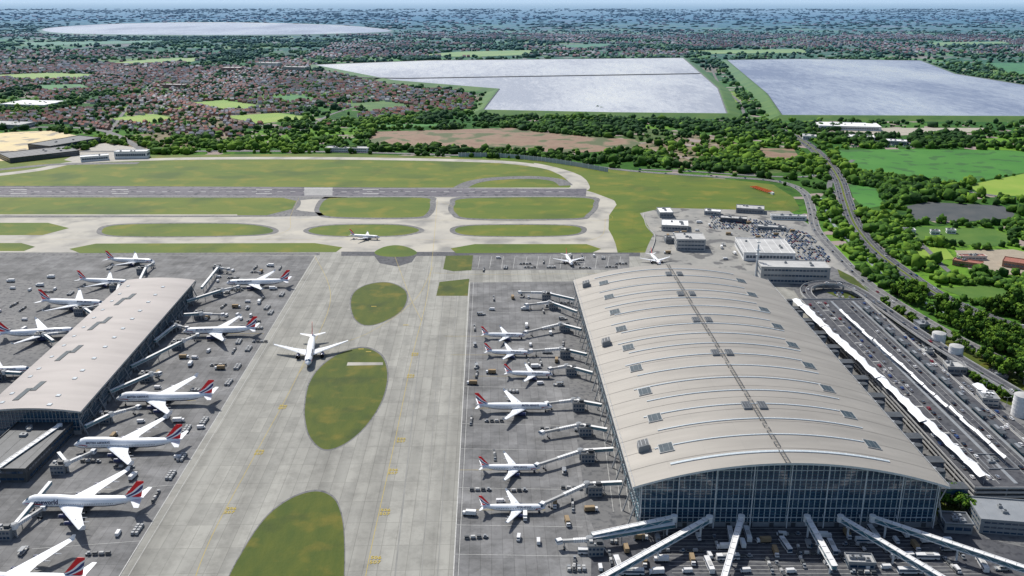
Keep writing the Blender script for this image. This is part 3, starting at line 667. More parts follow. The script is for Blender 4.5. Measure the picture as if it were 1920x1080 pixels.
BL=[('white warehouse with low walls in the airside compound',(1394,489),(1490,491),62,9,m_white,m_lgrey,1),
('grey louvred plant building beside the terminal',(1425,531),(1554,534),26,17,m_lgrey,m_lgrey,3),
('pale office block with rooftop plant in the compound',(1268,470),(1322,471),30,13,m_lgrey,m_lgrey,3),
('small white-roofed cabin building on the compound',(1240,433),(1290,435),30,7,m_lgrey,m_white,1),
('small flat-roofed hut beside the compound fence',(1237,409),(1262,409),28,7,m_grey,m_white,1),
('low grey store in the compound',(1380,399),(1432,402),22,6,m_grey,m_lgrey,1),
('low grey store in the compound',(1350,416),(1400,419),14,5,m_dgrey,m_lgrey,1),
('low grey store in the compound',(1320,403),(1350,405),14,5,m_lgrey,m_white,1),
('low grey store in the compound',(1420,431),(1470,434),12,4,m_grey,m_lgrey,1),
('narrow cabin block near the taxiway',(1248,457),(1272,457),12,6,m_grey,m_lgrey,1),
('long pale canopy roof over a yard',(1446,412),(1512,414),9,5,m_steel,m_lgrey,1),
('long white warehouse beside the reservoir bank',(1535,243),(1652,246),60,8,m_white,m_white,1),
('white-roofed warehouse at the edge of the town',(0,203),(84,205),90,10,m_white,m_white,2),
('white-roofed warehouse at the edge of the town',(-60,240),(38,243),50,9,m_lgrey,m_lgrey,2),
('long dark-roofed cargo shed beside the sandy yard',(20,306),(150,291),70,8,m_dgrey,m_dgrey,2),
('long dark-roofed cargo shed beside the sandy yard',(95,285),(190,268),60,10,m_dgrey,m_dgrey,2),
('white fuel store building on the yard',(152,304),(205,300),18,8,m_white,m_white,1),
('white fuel store building on the yard',(215,298),(276,297),20,12,m_white,m_white,1),
('pale flat-roofed block in the town',(480,126),(520,127),40,16,m_white,m_lgrey,4),
('pale flat-roofed block in the town',(530,133),(572,134),40,14,m_lgrey,m_lgrey,4),
('pale flat-roofed block in the town',(415,134),(450,134),50,12,m_brick,m_lgrey,3),
('pale flat-roofed block in the town',(610,285),(690,286),20,7,m_white,m_lgrey,2),
('pale flat-roofed block in the town',(300,165),(345,166),30,10,m_brick,m_lgrey,3),
('small white hut on the rough ground',(1692,439),(1716,440),10,5,m_white,m_lgrey,1),
('small white hut on the rough ground',(1745,440),(1762,441),8,4,m_white,m_lgrey,1),
('small white hut on the rough ground',(1775,438),(1792,439),8,4,m_white,m_lgrey,1),
('red-roofed stable block by the gravel yard',(1785,497),(1840,505),12,5,m_brick,m_tile,1),
('red-roofed stable block by the gravel yard',(1878,500),(1960,512),20,6,m_brick,m_tile,1),
('cream-walled stable block by the gravel yard',(1800,488),(1850,488),9,4,m_render_w,m_tile,1),
('white industrial unit among trees',(1590,262),(1640,264),30,6,m_white,m_white,1),
('white industrial unit among trees',(1660,270),(1700,272),25,6,m_lgrey,m_white,1),
('white industrial unit among trees',(1505,262),(1530,263),30,7,m_white,m_lgrey,1),
('small grey service building near the storage tanks',(1775,702),(1812,704),12,6,m_lgrey,m_lgrey,1),
('low pale pump house near the storage tanks',(1728,668),(1750,669),8,4,m_lgrey,m_lgrey,1),
('flat-roofed service block beside the access road',(1840,762),(1872,764),14,6,m_lgrey,m_grey,2),
('flat-roofed service block beside the access road',(1880,858),(1922,861),14,7,m_grey,m_lgrey,2),
('narrow dark-roofed shelter beside the ramps',(1655,628),(1672,629),22,4,m_dgrey,m_grey,1),
('narrow dark-roofed shelter beside the ramps',(1712,728),(1726,729),24,4,m_dgrey,m_grey,1),
('flat-roofed ventilation block beside the ramps',(1586,590),(1610,591),16,7,m_lgrey,m_lgrey,1)]
for L_,a,c,dp,h,wm,rm,fl in BL: building(L_,a,c,dp,h,wm,rm,fl)
p=G(1417,520); par=add('radar_mast',None,loc=(p.x,p.y,0),label='slim white lattice mast beside the plant building',cat='mast')
b=MB(); b.cyl((0,0,0),(0,0,36),1.3,.9,10); b.box((0,0,30),(4,4,1)); b.box((0,0,25),(3.4,3.4,.6)); add('mast_shaft',b.mesh('mast_shaft',[m_steel]),par)
b=MB(); b.cyl((0,0,36),(0,0,44),.2,.1,6); b.box((0,0,38),(3.5,.5,1)); add('aerial',b.mesh('aerial',[m_steel]),par)
for x,y,r,h in((1757,651,5.4,13),(1789,676,5.4,13),(1912,779,6,16)):
    p=G(x,y); par=add('storage_tank',None,loc=(p.x,p.y,0),label='tall white cylindrical storage tank beside the access road',cat='tank',group='storage tanks by the access road')
    b=MB(); b.cyl((0,0,0),(0,0,h),r,r,28)
    for z in(3,6,9,12): b.cyl((0,0,z),(0,0,z+.25),r+.12,r+.12,28)
    add('tank_shell',b.mesh('tank_shell',[m_white],False),par)
    b=MB(); b.cyl((0,0,h),(0,0,h+1.2),r*1.02,r*.3,28); add('tank_lid',b.mesh('tank_lid',[m_lgrey]),par)
    b=MB(); b.box((r+.5,-.6,h/2),(.3,.8,h)); add('ladder',b.mesh('ladder',[m_grey]),par)
# ------------------------------------------------------------------ FORECOURT
par=add('car_park_building',None,loc=(303,640,0),label='long concrete multi-level car park carrying the drop-off road',cat='car park')
b=MB()
for z in(3,6,9): b.box((0,0,z),(60,340,.5),0)
for y in range(-168,169,12):
    for x in(-29,-10,10,29): b.box((x,y,4.4),(.9,.9,8.8),0)
add('floor_deck',b.mesh('floor_deck',[m_lgrey]),par)
b=MB()
for x in(-30.2,30.2):
    for z in(3.8,6.8,9.8): b.box((x,0,z),(.3,340,1.1),0)
for z in(3.8,6.8,9.8):
    for y in (-170.2,170.2): b.box((0,y,z),(60,.3,1.1),0)
add('parapet',b.mesh('parapet',[m_lgrey]),par)
b=MB(); b.box((0,0,9.32),(59,339,.08),0)
for x in(-19,-13,8,13,22): b.box((x,0,9.38),(.2,330,.03),1)
for x in(-3,17): b.box((x,0,9.5),(2.2,330,.3),2)
for y in range(-160,161,20): b.box((-16,y,9.38),(5,1.2,.03),1)
add('road_deck',b.mesh('road_deck',[m_asph,m_marking,m_grey]),par)
def canopy_mesh(L,W,amp,seed):
    r=random.Random(seed); b=MB(); ph=r.uniform(-.9,.9)
    def f(u,v):
        e=2*v-1; w_=W*(1+amp*math.cos(2*math.pi*u+(ph if e>0 else -ph)))
        x=e*.5*w_; y=(u-.5)*L; e=abs(e)
        z=1.1*(1-e)+.35*math.cos(2*math.pi*u)*(1-e*.5)
        return(x,y,z)
    b.grid(f,14,8); return b.mesh('canopy_membrane',[m_fabric],True)
cm=[canopy_mesh(18.4,7.4,.12,1),canopy_mesh(18.2,6.4,.16,2),canopy_mesh(18.4,7.8,.1,4),canopy_mesh(17.4,5.8,.14,5)]; cs_=[canopy_mesh(18,2.6,.12,3),canopy_mesh(16,2.0,.15,6),canopy_mesh(17.5,2.9,.1,7)]
pmast=MB()
pmast.cyl((0,-8.5,-6),(0,-8.5,2.2),.2,.12,8); pmast.beam((0,-8.5,2.0),(0,-3,1.2),.1,.1)
pm=pmast.mesh('support_mast',[m_grey])
rc_=random.Random(12)
def canopies(a,c,n,ms,z,skip=0):
    for i in range(n):
        if skip and rc_.random()<skip: continue
        k=(i+.5)/n; p=a*(1-k)+c*k; ang=math.atan2(-(c-a).x,(c-a).y)
        par=add('fabric_canopy',None,loc=(p.x+rc_.uniform(-.7,.7),p.y,z+rc_.uniform(-.3,.3)),rot=ang+rc_.uniform(-.04,.04),label='white tensile fabric canopy over the terminal forecourt',cat='canopy',group='fabric canopies along the forecourt')
        add('canopy_membrane',rc_.choice(ms),par); add('support_mast',pm,par)
canopies(Vector((280,474,0)),Vector((264,795,0)),18,cm,14.5)
canopies(Vector((305,497,0)),Vector((294,785,0)),16,cs_,14.0,.22)
p=G(1835,745)
for i in range(2): canopies(Vector((p.x-14+i*16,p.y-9,0)),Vector((p.x-14+i*16,p.y+9,0)),1,[cm[0]],6.4)
rs=random.Random(21)
for i in range(12):
    y=490+i*26
    par=add('pedestrian_shelter',None,loc=(322,y,9.4),label='dark flat-roofed pedestrian shelter on the drop-off deck',cat='shelter',group='shelters on the drop-off deck')
    b=MB(); b.box((0,0,3.1),(4.6,19,.35),0); b.box((0,0,3.4),(2,6,.5),1); add('shelter_roof',b.mesh('shelter_roof',[m_dgrey,m_grey]),par)
    b=MB(); b.box((0,0,1.45),(.25,16,2.6),0)
    for q in(-8,-4,4,8): b.box((1.8,q,1.45),(.25,.25,2.9),1)
    add('glass_screen',b.mesh('glass_screen',[m_teal,m_steel]),par)
k=0; tries=0; done=[]
while k<30 and tries<1200:
    tries+=1; X=rs.uniform(338,455); Y=rs.uniform(455,760); px,py=to_px(X,Y)
    if px>1940 or py<560: continue
    w_,d_=rs.uniform(6,15),rs.uniform(8,20)
    cx,cy=X+w_/2,Y+d_/2
    bad=False
    for P_,dd in ROADS:
        Q=np.vstack([np.linspace(P_[i],P_[i+1],8) for i in range(len(P_)-1)])
        if ((Q[:,0]-cx)**2+(Q[:,1]-cy)**2).min()<(dd+max(w_,d_)*.6)**2: bad=True;break
    if bad or any((cx-a)**2+(cy-c)**2<380 for a,c in done): continue
    if any((cx-G(x_,y_).x)**2+(cy-G(x_,y_).y)**2<500 for x_,y_ in((1757,651),(1789,676),(1912,779),(1790,703),(1855,763),(1900,860),(1740,668),(1835,745))): continue
    done.append((cx,cy)); k+=1
    building(rs.choice(['low flat-roofed service block among the terminal ramps','grey plant block among the terminal ramps']),None,None,d_,rs.uniform(3,7),rs.choice([m_lgrey,m_grey,m_dgrey,m_grey]),rs.choice([m_lgrey,m_grey,m_dgrey,m_grey]),1,world=(X,Y,w_,rs.uniform(-.1,.05)),units=2)
def lamp_parts():
    b=MB(); b.cyl((0,0,0),(0,0,10),.18,.1,8); b.beam((0,0,10),(2.2,0,10.4),.12,.12); b.beam((0,0,10),(-2.2,0,10.4),.12,.12)
    c=MB(); c.box((2.4,0,10.4),(1,.4,.2),0,taper=.8)
    d=MB(); d.box((-2.4,0,10.4),(1,.4,.2),0,taper=.8)
    return b.mesh('pole',[m_grey]),c.mesh('lamp_head',[m_lgrey]),d.mesh('lamp_head',[m_lgrey])
lpm=lamp_parts()
for pts_,off in((a1,6),(a2,-6)):
    acc=0
    for i in range(0,len(pts_)-1):
        acc+=(pts_[i+1]-pts_[i]).length
        if acc>26:
            acc=0; d=(pts_[i+1]-pts_[i]).normalized(); q=pts_[i]+Vector((d.y,-d.x,0))*off
            par=add('street_lamp',None,loc=(q.x,q.y,.3),rot=math.atan2(d.y,d.x)+1.57,label='grey twin-arm street lamp beside the access road',cat='street lamp',group='street lamps along the access roads')
            add('pole',lpm[0],par); add('lamp_head',lpm[1],par); add('lamp_head',lpm[2],par)
for i in range(11):
    y=468+i*31
    par=add('access_link',None,loc=(252,y,0),label='dark glass footbridge linking terminal and car park',cat='footbridge',group='footbridges between terminal and car park')
    b=MB(); b.box((2,0,10.5),(24,7,3.4),0); add('glazed_passage',b.mesh('glazed_passage',[m_glass]),par)
    b=MB(); b.box((2,0,12.4),(24.6,8,.4),0); b.box((2,0,8.7),(24.6,8,.4),0)
    for x in(-8,-2,4,10): b.box((x,0,4.2),(.6,5,8.4),0)
    add('link_roof',b.mesh('link_roof',[m_dgrey]),par)
    par=add('lift_core',None,loc=(256,y+12,0),label='dark cylindrical lift tower beside the terminal wall',cat='tower',group='lift towers by the terminal')
    b=MB(); b.cyl((0,0,0),(0,0,15),3.2,3.2,18); b.cyl((0,7,0),(0,7,13),2.4,2.4,16); add('shaft',b.mesh('shaft',[m_grey]),par)
    b=MB(); b.cyl((0,0,15),(0,0,16.2),3.4,2.6,18); b.box((-4,3,7),(3,8,14)); add('cap',b.mesh('cap',[m_dgrey]),par)
building('long low grey service block at the end of the car park',(1835,1000),(1990,1012),24,8.5,m_grey,m_grey,3)
building('grey ramp building beside the drop-off road',(1850,905),(1905,905),18,9,m_grey,m_grey,3)
building('low flat-roofed gatehouse on the apron edge',(1770,1000),(1822,1003),12,6,m_grey,m_dgrey,1)
building('dark plant block beside the satellite concourse',(-60,905),(52,905),70,9,m_dgrey,m_dgrey,2)
building('low flat-roofed kiosk on the apron road',(1590,1068),(1640,1070),8,4,m_grey,m_lgrey,1)
# ------------------------------------------------------------------ AIRCRAFT
def aircraft_parts(L,R,span,rc,tc,sweep,fh,ey,er,el,zc,hump=False):
    parts=[]
    st=[(0,.02,-.25),(.008,.22,-.22),(.02,.42,-.17),(.04,.64,-.1),(.07,.84,-.04),(.11,.97,0),(.15,1,0),(.3,1,0),(.45,1,0),(.6,1,0),(.68,1,0),(.76,.92,.06),(.84,.72,.2),(.91,.45,.38),(.97,.2,.52),(1,.06,.6)]
    n=24; b=MB()
    for t,r,dz in st:
        for i in range(n):
            a=2*math.pi*i/n; y=math.cos(a)*r*R; z=math.sin(a)*r*R
            if hump and z>0 and .03<t<.42:
                q=min((t-.03)/.05,1)*min((.42-t)/.14,1); z*=1+.42*max(q,0)
            b.v.append((-t*L,y,zc+z+dz*R))
    for k in range(len(st)-1):
        for i in range(n):
            j=(i+1)%n; a=(i+.5)/n*360
            mi=0
            if 212<a<328 and st[k][0]<.8: mi=1
            if k==3 and 30<a<150: mi=2
            if hump and k in(2,3): mi=2 if (45<a<135 and k==3) else (0 if mi==2 else mi)
            b.f.append((k*n+i,k*n+j,(k+1)*n+j,(k+1)*n+i)); b.m.append(mi)
    parts.append(('fuselage',b.mesh('fuselage',[m_fus,m_belly,m_glass],True)))
    for sgn in(-1,1):
        b=MB(); z0=.0 if hump else .2
        f=lambda u,v:(-(.10+.66*u)*L,sgn*(math.sqrt(max(R*R-(z0*R+(v-.5)*.5)**2,0))*(1 if u<.98 else .9)+.05),zc+z0*R+(v-.5)*.42)
        b.grid(f,12,1)
        parts.append(('cabin_window_band',b.mesh('cabin_window_band',[m_cabwin])))
    sw=math.tan(math.radians(sweep)); hs=span/2
    def surf(x0,y0,z0,x1,y1,z1,c0,c1,th,vert=False,kink=None):
        b=MB(); ks=[0,.35,1] if kink else [0,1]; S=[]
        for k in ks:
            c=c0+(c1-c0)*k
            if kink and k==.35: c=c0*kink
            S.append((x0+(x1-x0)*k,y0+(y1-y0)*k,z0+(z1-z0)*k,c,th*(1-.6*k)))
        prof=[(0,0),(.12,.42),(.35,.5),(.7,.3),(1,0),(.7,-.2),(.35,-.4),(.12,-.35)]
        for (x,y,z,c,t) in S:
            for px_,pz in prof:
                if vert: b.v.append((x-px_*c,y+pz*t,z))
                else: b.v.append((x-px_*c,y,z+pz*t))
        m_=len(prof)
        for k in range(len(S)-1):
            for i in range(m_):
                j=(i+1)%m_; b.f.append((k*m_+i,k*m_+j,(k+1)*m_+j,(k+1)*m_+i)); b.m.append(0)
        b.f.append(tuple((len(S)-1)*m_+i for i in range(m_))); b.m.append(0)
        return b
    wx=-.33*L if not hump else -.30*L
    for sgn in(-1,1):
        b=surf(wx,sgn*R*.5,zc-R*.55,wx-sw*hs,sgn*hs,zc-R*.55+hs*.11,rc,tc,rc*.13,kink=.62)
        tipx=wx-sw*hs; b.poly([(tipx-.1*tc,sgn*hs,zc-R*.55+hs*.11),(tipx-tc,sgn*hs,zc-R*.55+hs*.11),(tipx-tc*1.25,sgn*(hs+.35),zc-R*.55+hs*.11+tc*.75),(tipx-tc*.8,sgn*(hs+.35),zc-R*.55+hs*.11+tc*.75)],0)
        for q in(.3,.48,.66):
            xx=wx-sw*hs*q-(rc*.62+(tc-rc*.62)*max(q-.35,0)/.65)*.75; yy=sgn*(R*.5+(hs-R*.5)*q); b.cyl((xx,yy,zc-R*.75+hs*.11*q),(xx-rc*.33,yy,zc-R*.7+hs*.11*q),.35,.1,8,0)
        parts.append(('wing',b.mesh('wing',[m_wing])))
        b=surf(-.885*L,sgn*R*.2,zc+R*.35,-.885*L-fh*.62,sgn*span*.175,zc+R*.35+.9,rc*.46,rc*.17,rc*.05)
        parts.append(('tailplane',b.mesh('tailplane',[m_wing])))
        for y in ey:
            q=(y-R*.5)/(hs-R*.5); xe=wx-sw*hs*q+el*.55; ze=zc-R*.55+hs*.11*q-er*1.25
            b=MB(); b.cyl((xe,sgn*y,ze),(xe-el*.55,sgn*y,ze),er*.92,er,18,0,False); b.cyl((xe-el*.55,sgn*y,ze),(xe-el,sgn*y,ze),er,er*.6,18,0,False); b.cyl((xe-.25*er,sgn*y,ze),(xe-el*.3,sgn*y,ze),er*.9,er*.88,18,1); b.cyl((xe-el*.98,sgn*y,ze),(xe-el*1.2,sgn*y,ze),er*.42,er*.15,12,2); b.cyl((xe+.02,sgn*y,ze),(xe-.2,sgn*y,ze),er*.93,er*.97,18,2,False)
            b.beam((xe-el*.4,sgn*y,ze+er*.8),(xe-el*1.1,sgn*y,ze+er*1.35),.35,er*.8,0)
            parts.append(('engine',b.mesh('engine',[m_belly,m_black,m_eng],True)))
    b=surf(-.835*L,0,zc+R*.75,-.835*L-fh*.86,0,zc+R*.8+fh,rc*.68,rc*.27,.7,True)
    parts.append(('tail_fin',b.mesh('tail_fin',[m_fin])))
    for (x,y) in((-.09*L,0),(-.52*L,R*1.1),(-.52*L,-R*1.1)):
        b=MB(); b.cyl((x,y,.5),(x,y,zc-R*.6),.18,.22,8,1); b.beam((x-.8,y,.6),(x+.8,y,.6),.9,.2,1)
        for dy in(-.45,.45):
            for dx in((0,) if y==0 else(-.75,.75)): b.cyl((x+dx,y+dy-.2,.6),(x+dx,y+dy+.2,.6),.6,.6,12,0)
        parts.append(('landing_gear',b.mesh('landing_gear',[m_black,m_eng])))
    return parts
def lettering(txt,L,R,zc,xc,zrel,size,hump=False):
    out=[]
    def side(x,dz):
        k=1
        t=-x/L
        if hump and dz>0 and .03<t<.42: k=1+.42*max(min((t-.03)/.05,1)*min((.42-t)/.14,1),0)
        dz/=k
        return math.sqrt(max(R*R-dz*dz,R*R*.12))
    for sgn in(-1,1):
        me=text_mesh('airline_lettering',txt,size,[m_belly],.03,7)
        for v in me.vertices:
            dx=v.co.x; x=-xc-dx if sgn>0 else -xc+dx
            dz=zrel*R+v.co.y; v.co=(x,sgn*(side(x,dz)+.09),zc+dz)
        out.append(('airline_lettering',me))
        b=MB()
        for k,(mi,dz) in enumerate(((0,0),(1,-.22))):
            def f(u,v):
                x=-(.085*L)-(1-u)*size*3.2+size*1.0; d_=R*.15+dz-.6+math.sin(u*2.6)*.7+(v-.5)*.5*(1-u*.8)
                return(x,sgn*(side(x,d_)*min(1,.84+(-x/L-.07)*3.2)+.12),zc+d_)
            b.grid(f,8,1,mi)
        out.append(('livery_ribbon',b.mesh('livery_ribbon',[m_red,m_belly])))
    return out
TYPES={}
TYPES['narrow']=(37.6,aircraft_parts(37.6,2.0,34.5,7.2,1.7,27,6.0,(5.8,),1.15,4.2,3.5)+lettering('BRITISH AIRWAYS',37.6,2.0,3.5,12.2,.58,1.05),3.5)
TYPES['mid']=(54.9,aircraft_parts(54.9,2.55,47.6,10.5,2.4,32,8.2,(7.9,),1.5,5.8,4.6)+lettering('BRITISH AIRWAYS',54.9,2.55,4.6,16,.58,1.5),4.6)
TYPES['wide']=(63.7,aircraft_parts(63.7,3.1,61,13,2.6,33,9.5,(9.8,),1.9,7.4,5.4)+lettering('BRITISH AIRWAYS',63.7,3.1,5.4,19,.55,1.8),5.4)
jb=aircraft_parts(70.6,3.25,64.4,15,3.8,38,10.2,(11.8,20.8),1.45,6,5.9,True)
TYPES['jumbo']=(70.6,jb+lettering('BRITISH AIRWAYS',70.6,3.25,5.9,17,.55,1.9,True),5.9)
TYPES['jumbo_one']=(70.6,jb+lettering('oneworld',70.6,3.25,5.9,15.5,.42,3.5,True),5.9)
LBL={'narrow':'white narrow-body jet, red and blue tail','mid':'white twin-engine jet, red and blue tail','wide':'large white jet, red and blue tail','jumbo':'white four-engine jumbo jet, humped upper deck','jumbo_one':'white four-engine jumbo jet lettered oneworld'}
PL=[('jumbo_one',(41,942),(275,939),'parked nose-in'),('jumbo',(138,833),(350,829),'parked nose-in'),('jumbo',(217,747),(405,743),'parked nose-in'),
('wide',(343,621),(478,618),'parked at boarding bridge'),('wide',(424,530),(538,528),'parked at boarding bridge'),('jumbo',(-100,1087),(150,1087),'parked nose-in'),
('mid',(290,490),(190,487),'parked at the satellite'),('mid',(243,529),(137,525),'parked at the satellite'),('wide',(197,569),(68,565),'parked at the satellite'),
('wide',(145,619),(5,627),'parked at the satellite'),('wide',(62,693),(-80,698),'parked at the satellite'),
('narrow',(712,445),(661,442),'taxiing past grass'),('wide',(577,683),(589,618),'taxiing on concrete'),
('narrow',(985,629),(893,628),'parked by the terminal'),('narrow',(995,662),(908,660),'parked by the terminal'),('narrow',(1037,702),(946,700),'parked by the terminal'),
('mid',(1036,762),(888,762),'parked by the terminal'),('narrow',(1012,877),(899,877),'parked by the terminal'),('narrow',(1022,952),(902,952),'parked by the terminal'),
('narrow',(1072,496),(1063,481),'on a remote stand'),('narrow',(1238,495),(1224,481),'on a remote stand')]
for ty,n_,t_,st_ in PL:
    L,parts,zc=TYPES[ty]; a=G(n_[0],n_[1],zc);c=G(t_[0],t_[1],zc); d=(a-c); ang=math.atan2(d.y,d.x)
    par=add('passenger_aircraft',None,loc=(a.x,a.y,.3),rot=ang,label=LBL[ty]+', '+st_,cat='airplane',group='airliners on the airfield')
    for nm,me in parts: add(nm,me,par)
# ------------------------------------------------------------------ JET BRIDGES
def jet_bridge(w,nd,pl,lab,office=True):
    W=G(*w,7);Np=G(*nd,0);P=G(*pl,4.8)
    par=add('jet_bridge',None,loc=(Np.x,Np.y,0),label=lab,cat='boarding bridge',group='boarding bridges at the stands')
    o=Vector((Np.x,Np.y,0)); wl=W-o; n7=Vector((0,0,6.2)); pl_=P-o
    ang=math.atan2(pl_.y,pl_.x)
    b=MB(); b.beam(wl,n7,1.8,1.9,0); b.beam(wl+Vector((0,0,1.05)),n7+Vector((0,0,1.05)),2.1,.2,1); b.beam(wl+Vector((0,0,-1.05)),n7+Vector((0,0,-1.05)),2.0,.2,1)
    k=int(wl.length/12)
    for i in range(k):
        q=wl.lerp(n7,(i+.5)/max(k,1)); b.cyl((q.x,q.y,.2),(q.x,q.y,5.3),.25,.25,8,2)
    add('fixed_walkway',b.mesh('fixed_walkway',[m_teal,m_white,m_grey]),par)
    b=MB(); b.cyl((0,0,4.9),(0,0,7.6),2.0,2.0,16,0); b.cyl((0,0,7.6),(0,0,8.1),2.2,1.4,16,1); b.cyl((0,0,0),(0,0,4.9),.7,.7,10,1); add('rotunda',b.mesh('rotunda',[m_white,m_grey]),par)
    d=(pl_-n7); m1=n7+d*.5; m2=n7+d*.9
    b=MB(); b.beam(n7,m1,1.95,1.95,0); b.beam(m1-d*.04,m2,1.6,1.6,1)
    for i in range(1,9): q=n7+d*(.055*i); b.beam(q,q+d.normalized()*.18,2.08,2.08,2)
    add('telescopic_tunnel',b.mesh('telescopic_tunnel',[m_white,m_lgrey,m_grey]),par)
    b=MB(); b.box((m2.x+d.x*.04,m2.y+d.y*.04,m2.z),(3.2,3.0,2.6),0,rot=ang+.4,taper=.9); b.box((m2.x+d.x*.06,m2.y+d.y*.06,m2.z+.3),(3.0,3.1,.8),1,rot=ang+.4)
    add('cab',b.mesh('cab',[m_white,m_glass]),par)
    b=MB(); q=n7+d*.78
    for s in(-1,1):
        e=Vector((-math.sin(ang),math.cos(ang),0))*1.3*s; b.beam(q+e,(q.x+e.x,q.y+e.y,.9),.3,.3,0); b.cyl((q.x+e.x*.7,q.y+e.y*.7,.6),(q.x+e.x*1.2,q.y+e.y*1.2,.6),.6,.6,10,1)
    b.beam((q.x-math.sin(ang)*-1.5,q.y+math.cos(ang)*-1.5,1.2),(q.x-math.sin(ang)*1.5,q.y+math.cos(ang)*1.5,1.2),.3,.3,0)
    add('drive_leg',b.mesh('drive_leg',[m_grey,m_black]),par)
    if office:
        b=MB(); e=Vector((math.cos(ang+2.2),math.sin(ang+2.2),0))*5
        b.box((e.x,e.y,3.2),(8.4,5.8,6.4),0,rot=.02); b.box((e.x,e.y,6.6),(8.9,6.3,.35),1,rot=.02)
        for z in(1.8,4.7):
            for i in range(4): b.box((e.x-3.1+i*2.05,e.y-2.95,z),(1.4,.15,1.3),2,rot=.02)
        b.box((e.x+2,e.y,7.6),(3,2.4,1.6),1); b.box((e.x-2.4,e.y+1,7.3),(2,2,1.1),3); b.cyl((e.x-.5,e.y-1.5,6.7),(e.x-.5,e.y-1.5,7.6),.5,.5,8,3)
        for i in range(5): b.box((e.x+4.8+i*.45,e.y,3.4-i*.7),(.5,1.2,.12),3)
        add('stand_office',b.mesh('stand_office',[m_grey,m_dgrey,m_glass,m_lgrey]),par)
la='white telescopic boarding bridge on the terminal stands'; lb='white telescopic boarding bridge beside the satellite terminal'
for w,nd,pl in [((1166,905),(1100,925),(1012,948)),((1150,842),(1088,862),(1002,874)),((1138,806),(1085,812),(1012,812)),((1128,760),(1075,765),(1022,757)),
    ((1112,700),(1062,700),(1030,692)),((1100,665),(1052,667),(992,658)),((1090,618),(1050,620),(982,624)),((1082,585),(1030,578),(985,572)),((1078,562),(1020,560),(972,548))]:
    jet_bridge(w,nd,pl,la)
jet_bridge((1265,985),(1105,1030),(1045,1015),la)
for w,nd,pl in [((95,905),(30,1005),(85,950)),((110,850),(128,885),(178,845)),((160,800),(210,792),(262,762)),((205,735),(285,715),(300,700)),((245,688),(345,652),(372,627)),((290,640),(330,622),(352,615)),
    ((350,565),(418,555),(448,537)),((345,590),(378,600),(420,590)),((378,540),(410,512),(430,505)),((40,700),(10,712),(45,690)),((100,640),(85,640),(135,622)),((175,590),(160,590),(190,572)),((215,560),(225,545),(240,532)),((260,530),(275,512),(288,493))]:
    jet_bridge(w,nd,pl,lb)
def walkway(a,c,za,zc_,w=4.2):
    A=G(*a,za);C=G(*c,zc_); o=Vector((A.x,A.y,0)); par=add('elevated_walkway',None,loc=o,label='long white-edged elevated walkway in front of the glass facade',cat='footbridge',group='elevated walkways before the terminal')
    A-=o;C-=o; b=MB(); b.beam(A,C,w-.4,2.1,0); add('glazed_tube',b.mesh('glazed_tube',[m_teal]),par)
    b=MB(); d=(C-A).normalized(); r=Vector((d.y,-d.x,0)).normalized()
    for dz in(1.3,-1.3):
        for s in(-1,1): b.beam(A+r*s*w/2+Vector((0,0,dz)),C+r*s*w/2+Vector((0,0,dz)),.42,.42)
    b.beam(A+Vector((0,0,1.2)),C+Vector((0,0,1.2)),w-.5,.2,0)
    n=max(2,int((C-A).length/5))
    for i in range(n):
        p=A.lerp(C,i/n);q=A.lerp(C,(i+1)/n)
        for s in(-1,1):
            z=1.3*(1 if i%2 else -1); b.beam(p+r*s*w/2+Vector((0,0,z)),q+r*s*w/2-Vector((0,0,z)),.2,.2)
        b.beam(p+r*w/2+Vector((0,0,1.36)),p-r*w/2+Vector((0,0,1.36)),.3,.2,1)
    b.cyl(A+Vector((0,0,-1.8)),A+Vector((0,0,1.9)),1.9,1.9,16)
    add('steel_truss',b.mesh('steel_truss',[m_white,m_lgrey]),par)
    b=MB()
    for i in range(3):
        q=A.lerp(C,.08+i*.4); b.cyl((q.x,q.y,.2),(q.x,q.y,q.z-1.8),.6,.6,10); b.beam((q.x-r.x*2,q.y-r.y*2,q.z-1.9),(q.x+r.x*2,q.y+r.y*2,q.z-1.9),.6,.5)
        if i<2:
            q2=A.lerp(C,.08+(i+1)*.4); b.beam((q.x,q.y,q.z-2),(q2.x,q2.y,q2.z-2),.3,.3)
    add('support_column',b.mesh('support_column',[m_steel]),par)
walkway((1330,973),(1120,1090),10,7,2.7); walkway((1390,972),(1350,1110),10,7,2.7); walkway((1264,972),(1110,1005),10,7,2.7)
walkway((1513,972),(1565,1065),10,7,2.7); walkway((1576,972),(1800,1105),10,7,2.7); walkway((1636,972),(1990,1090),10,7,2.7)
walkway((112,800),(-20,892),9,9,3.2)
# ------------------------------------------------------------------ VEHICLES
def car_mesh(c,nm='parked_car'):
    b=MB(); b.box((0,0,.62),(4.4,1.8,.62),0,taper=.94); b.box((-.2,0,1.18),(2.5,1.6,.52),1,taper=.84,tx=.72); b.box((-.25,0,1.46),(1.7,1.3,.05),0)
    b.box((2.12,0,.7),(.1,1.4,.18),3); b.box((-2.12,0,.75),(.1,1.4,.16),4)
    for x in(-1.4,1.4):
        for y in(-.86,.86): b.cyl((x,y-.12,.34),(x,y+.12,.34),.34,.34,10,2)
    return b.mesh(nm,[c,m_glass,m_black,m_white,m_redpaint])
paints=[mat('car_white',(.7,.7,.7),rough=.3,coords='obj'),mat('car_silver',(.4,.41,.43),rough=.25,metal=.4,coords='obj'),mat('car_black',(.02,.02,.025),rough=.25,coords='obj'),mat('car_blue',(.03,.07,.22),rough=.25,coords='obj'),mat('car_red',(.25,.015,.015),rough=.25,coords='obj'),mat('car_grey',(.12,.125,.13),rough=.25,coords='obj')]
cars=[car_mesh(c) for c in paints]; CN=['white','silver','black','blue','red','dark grey']
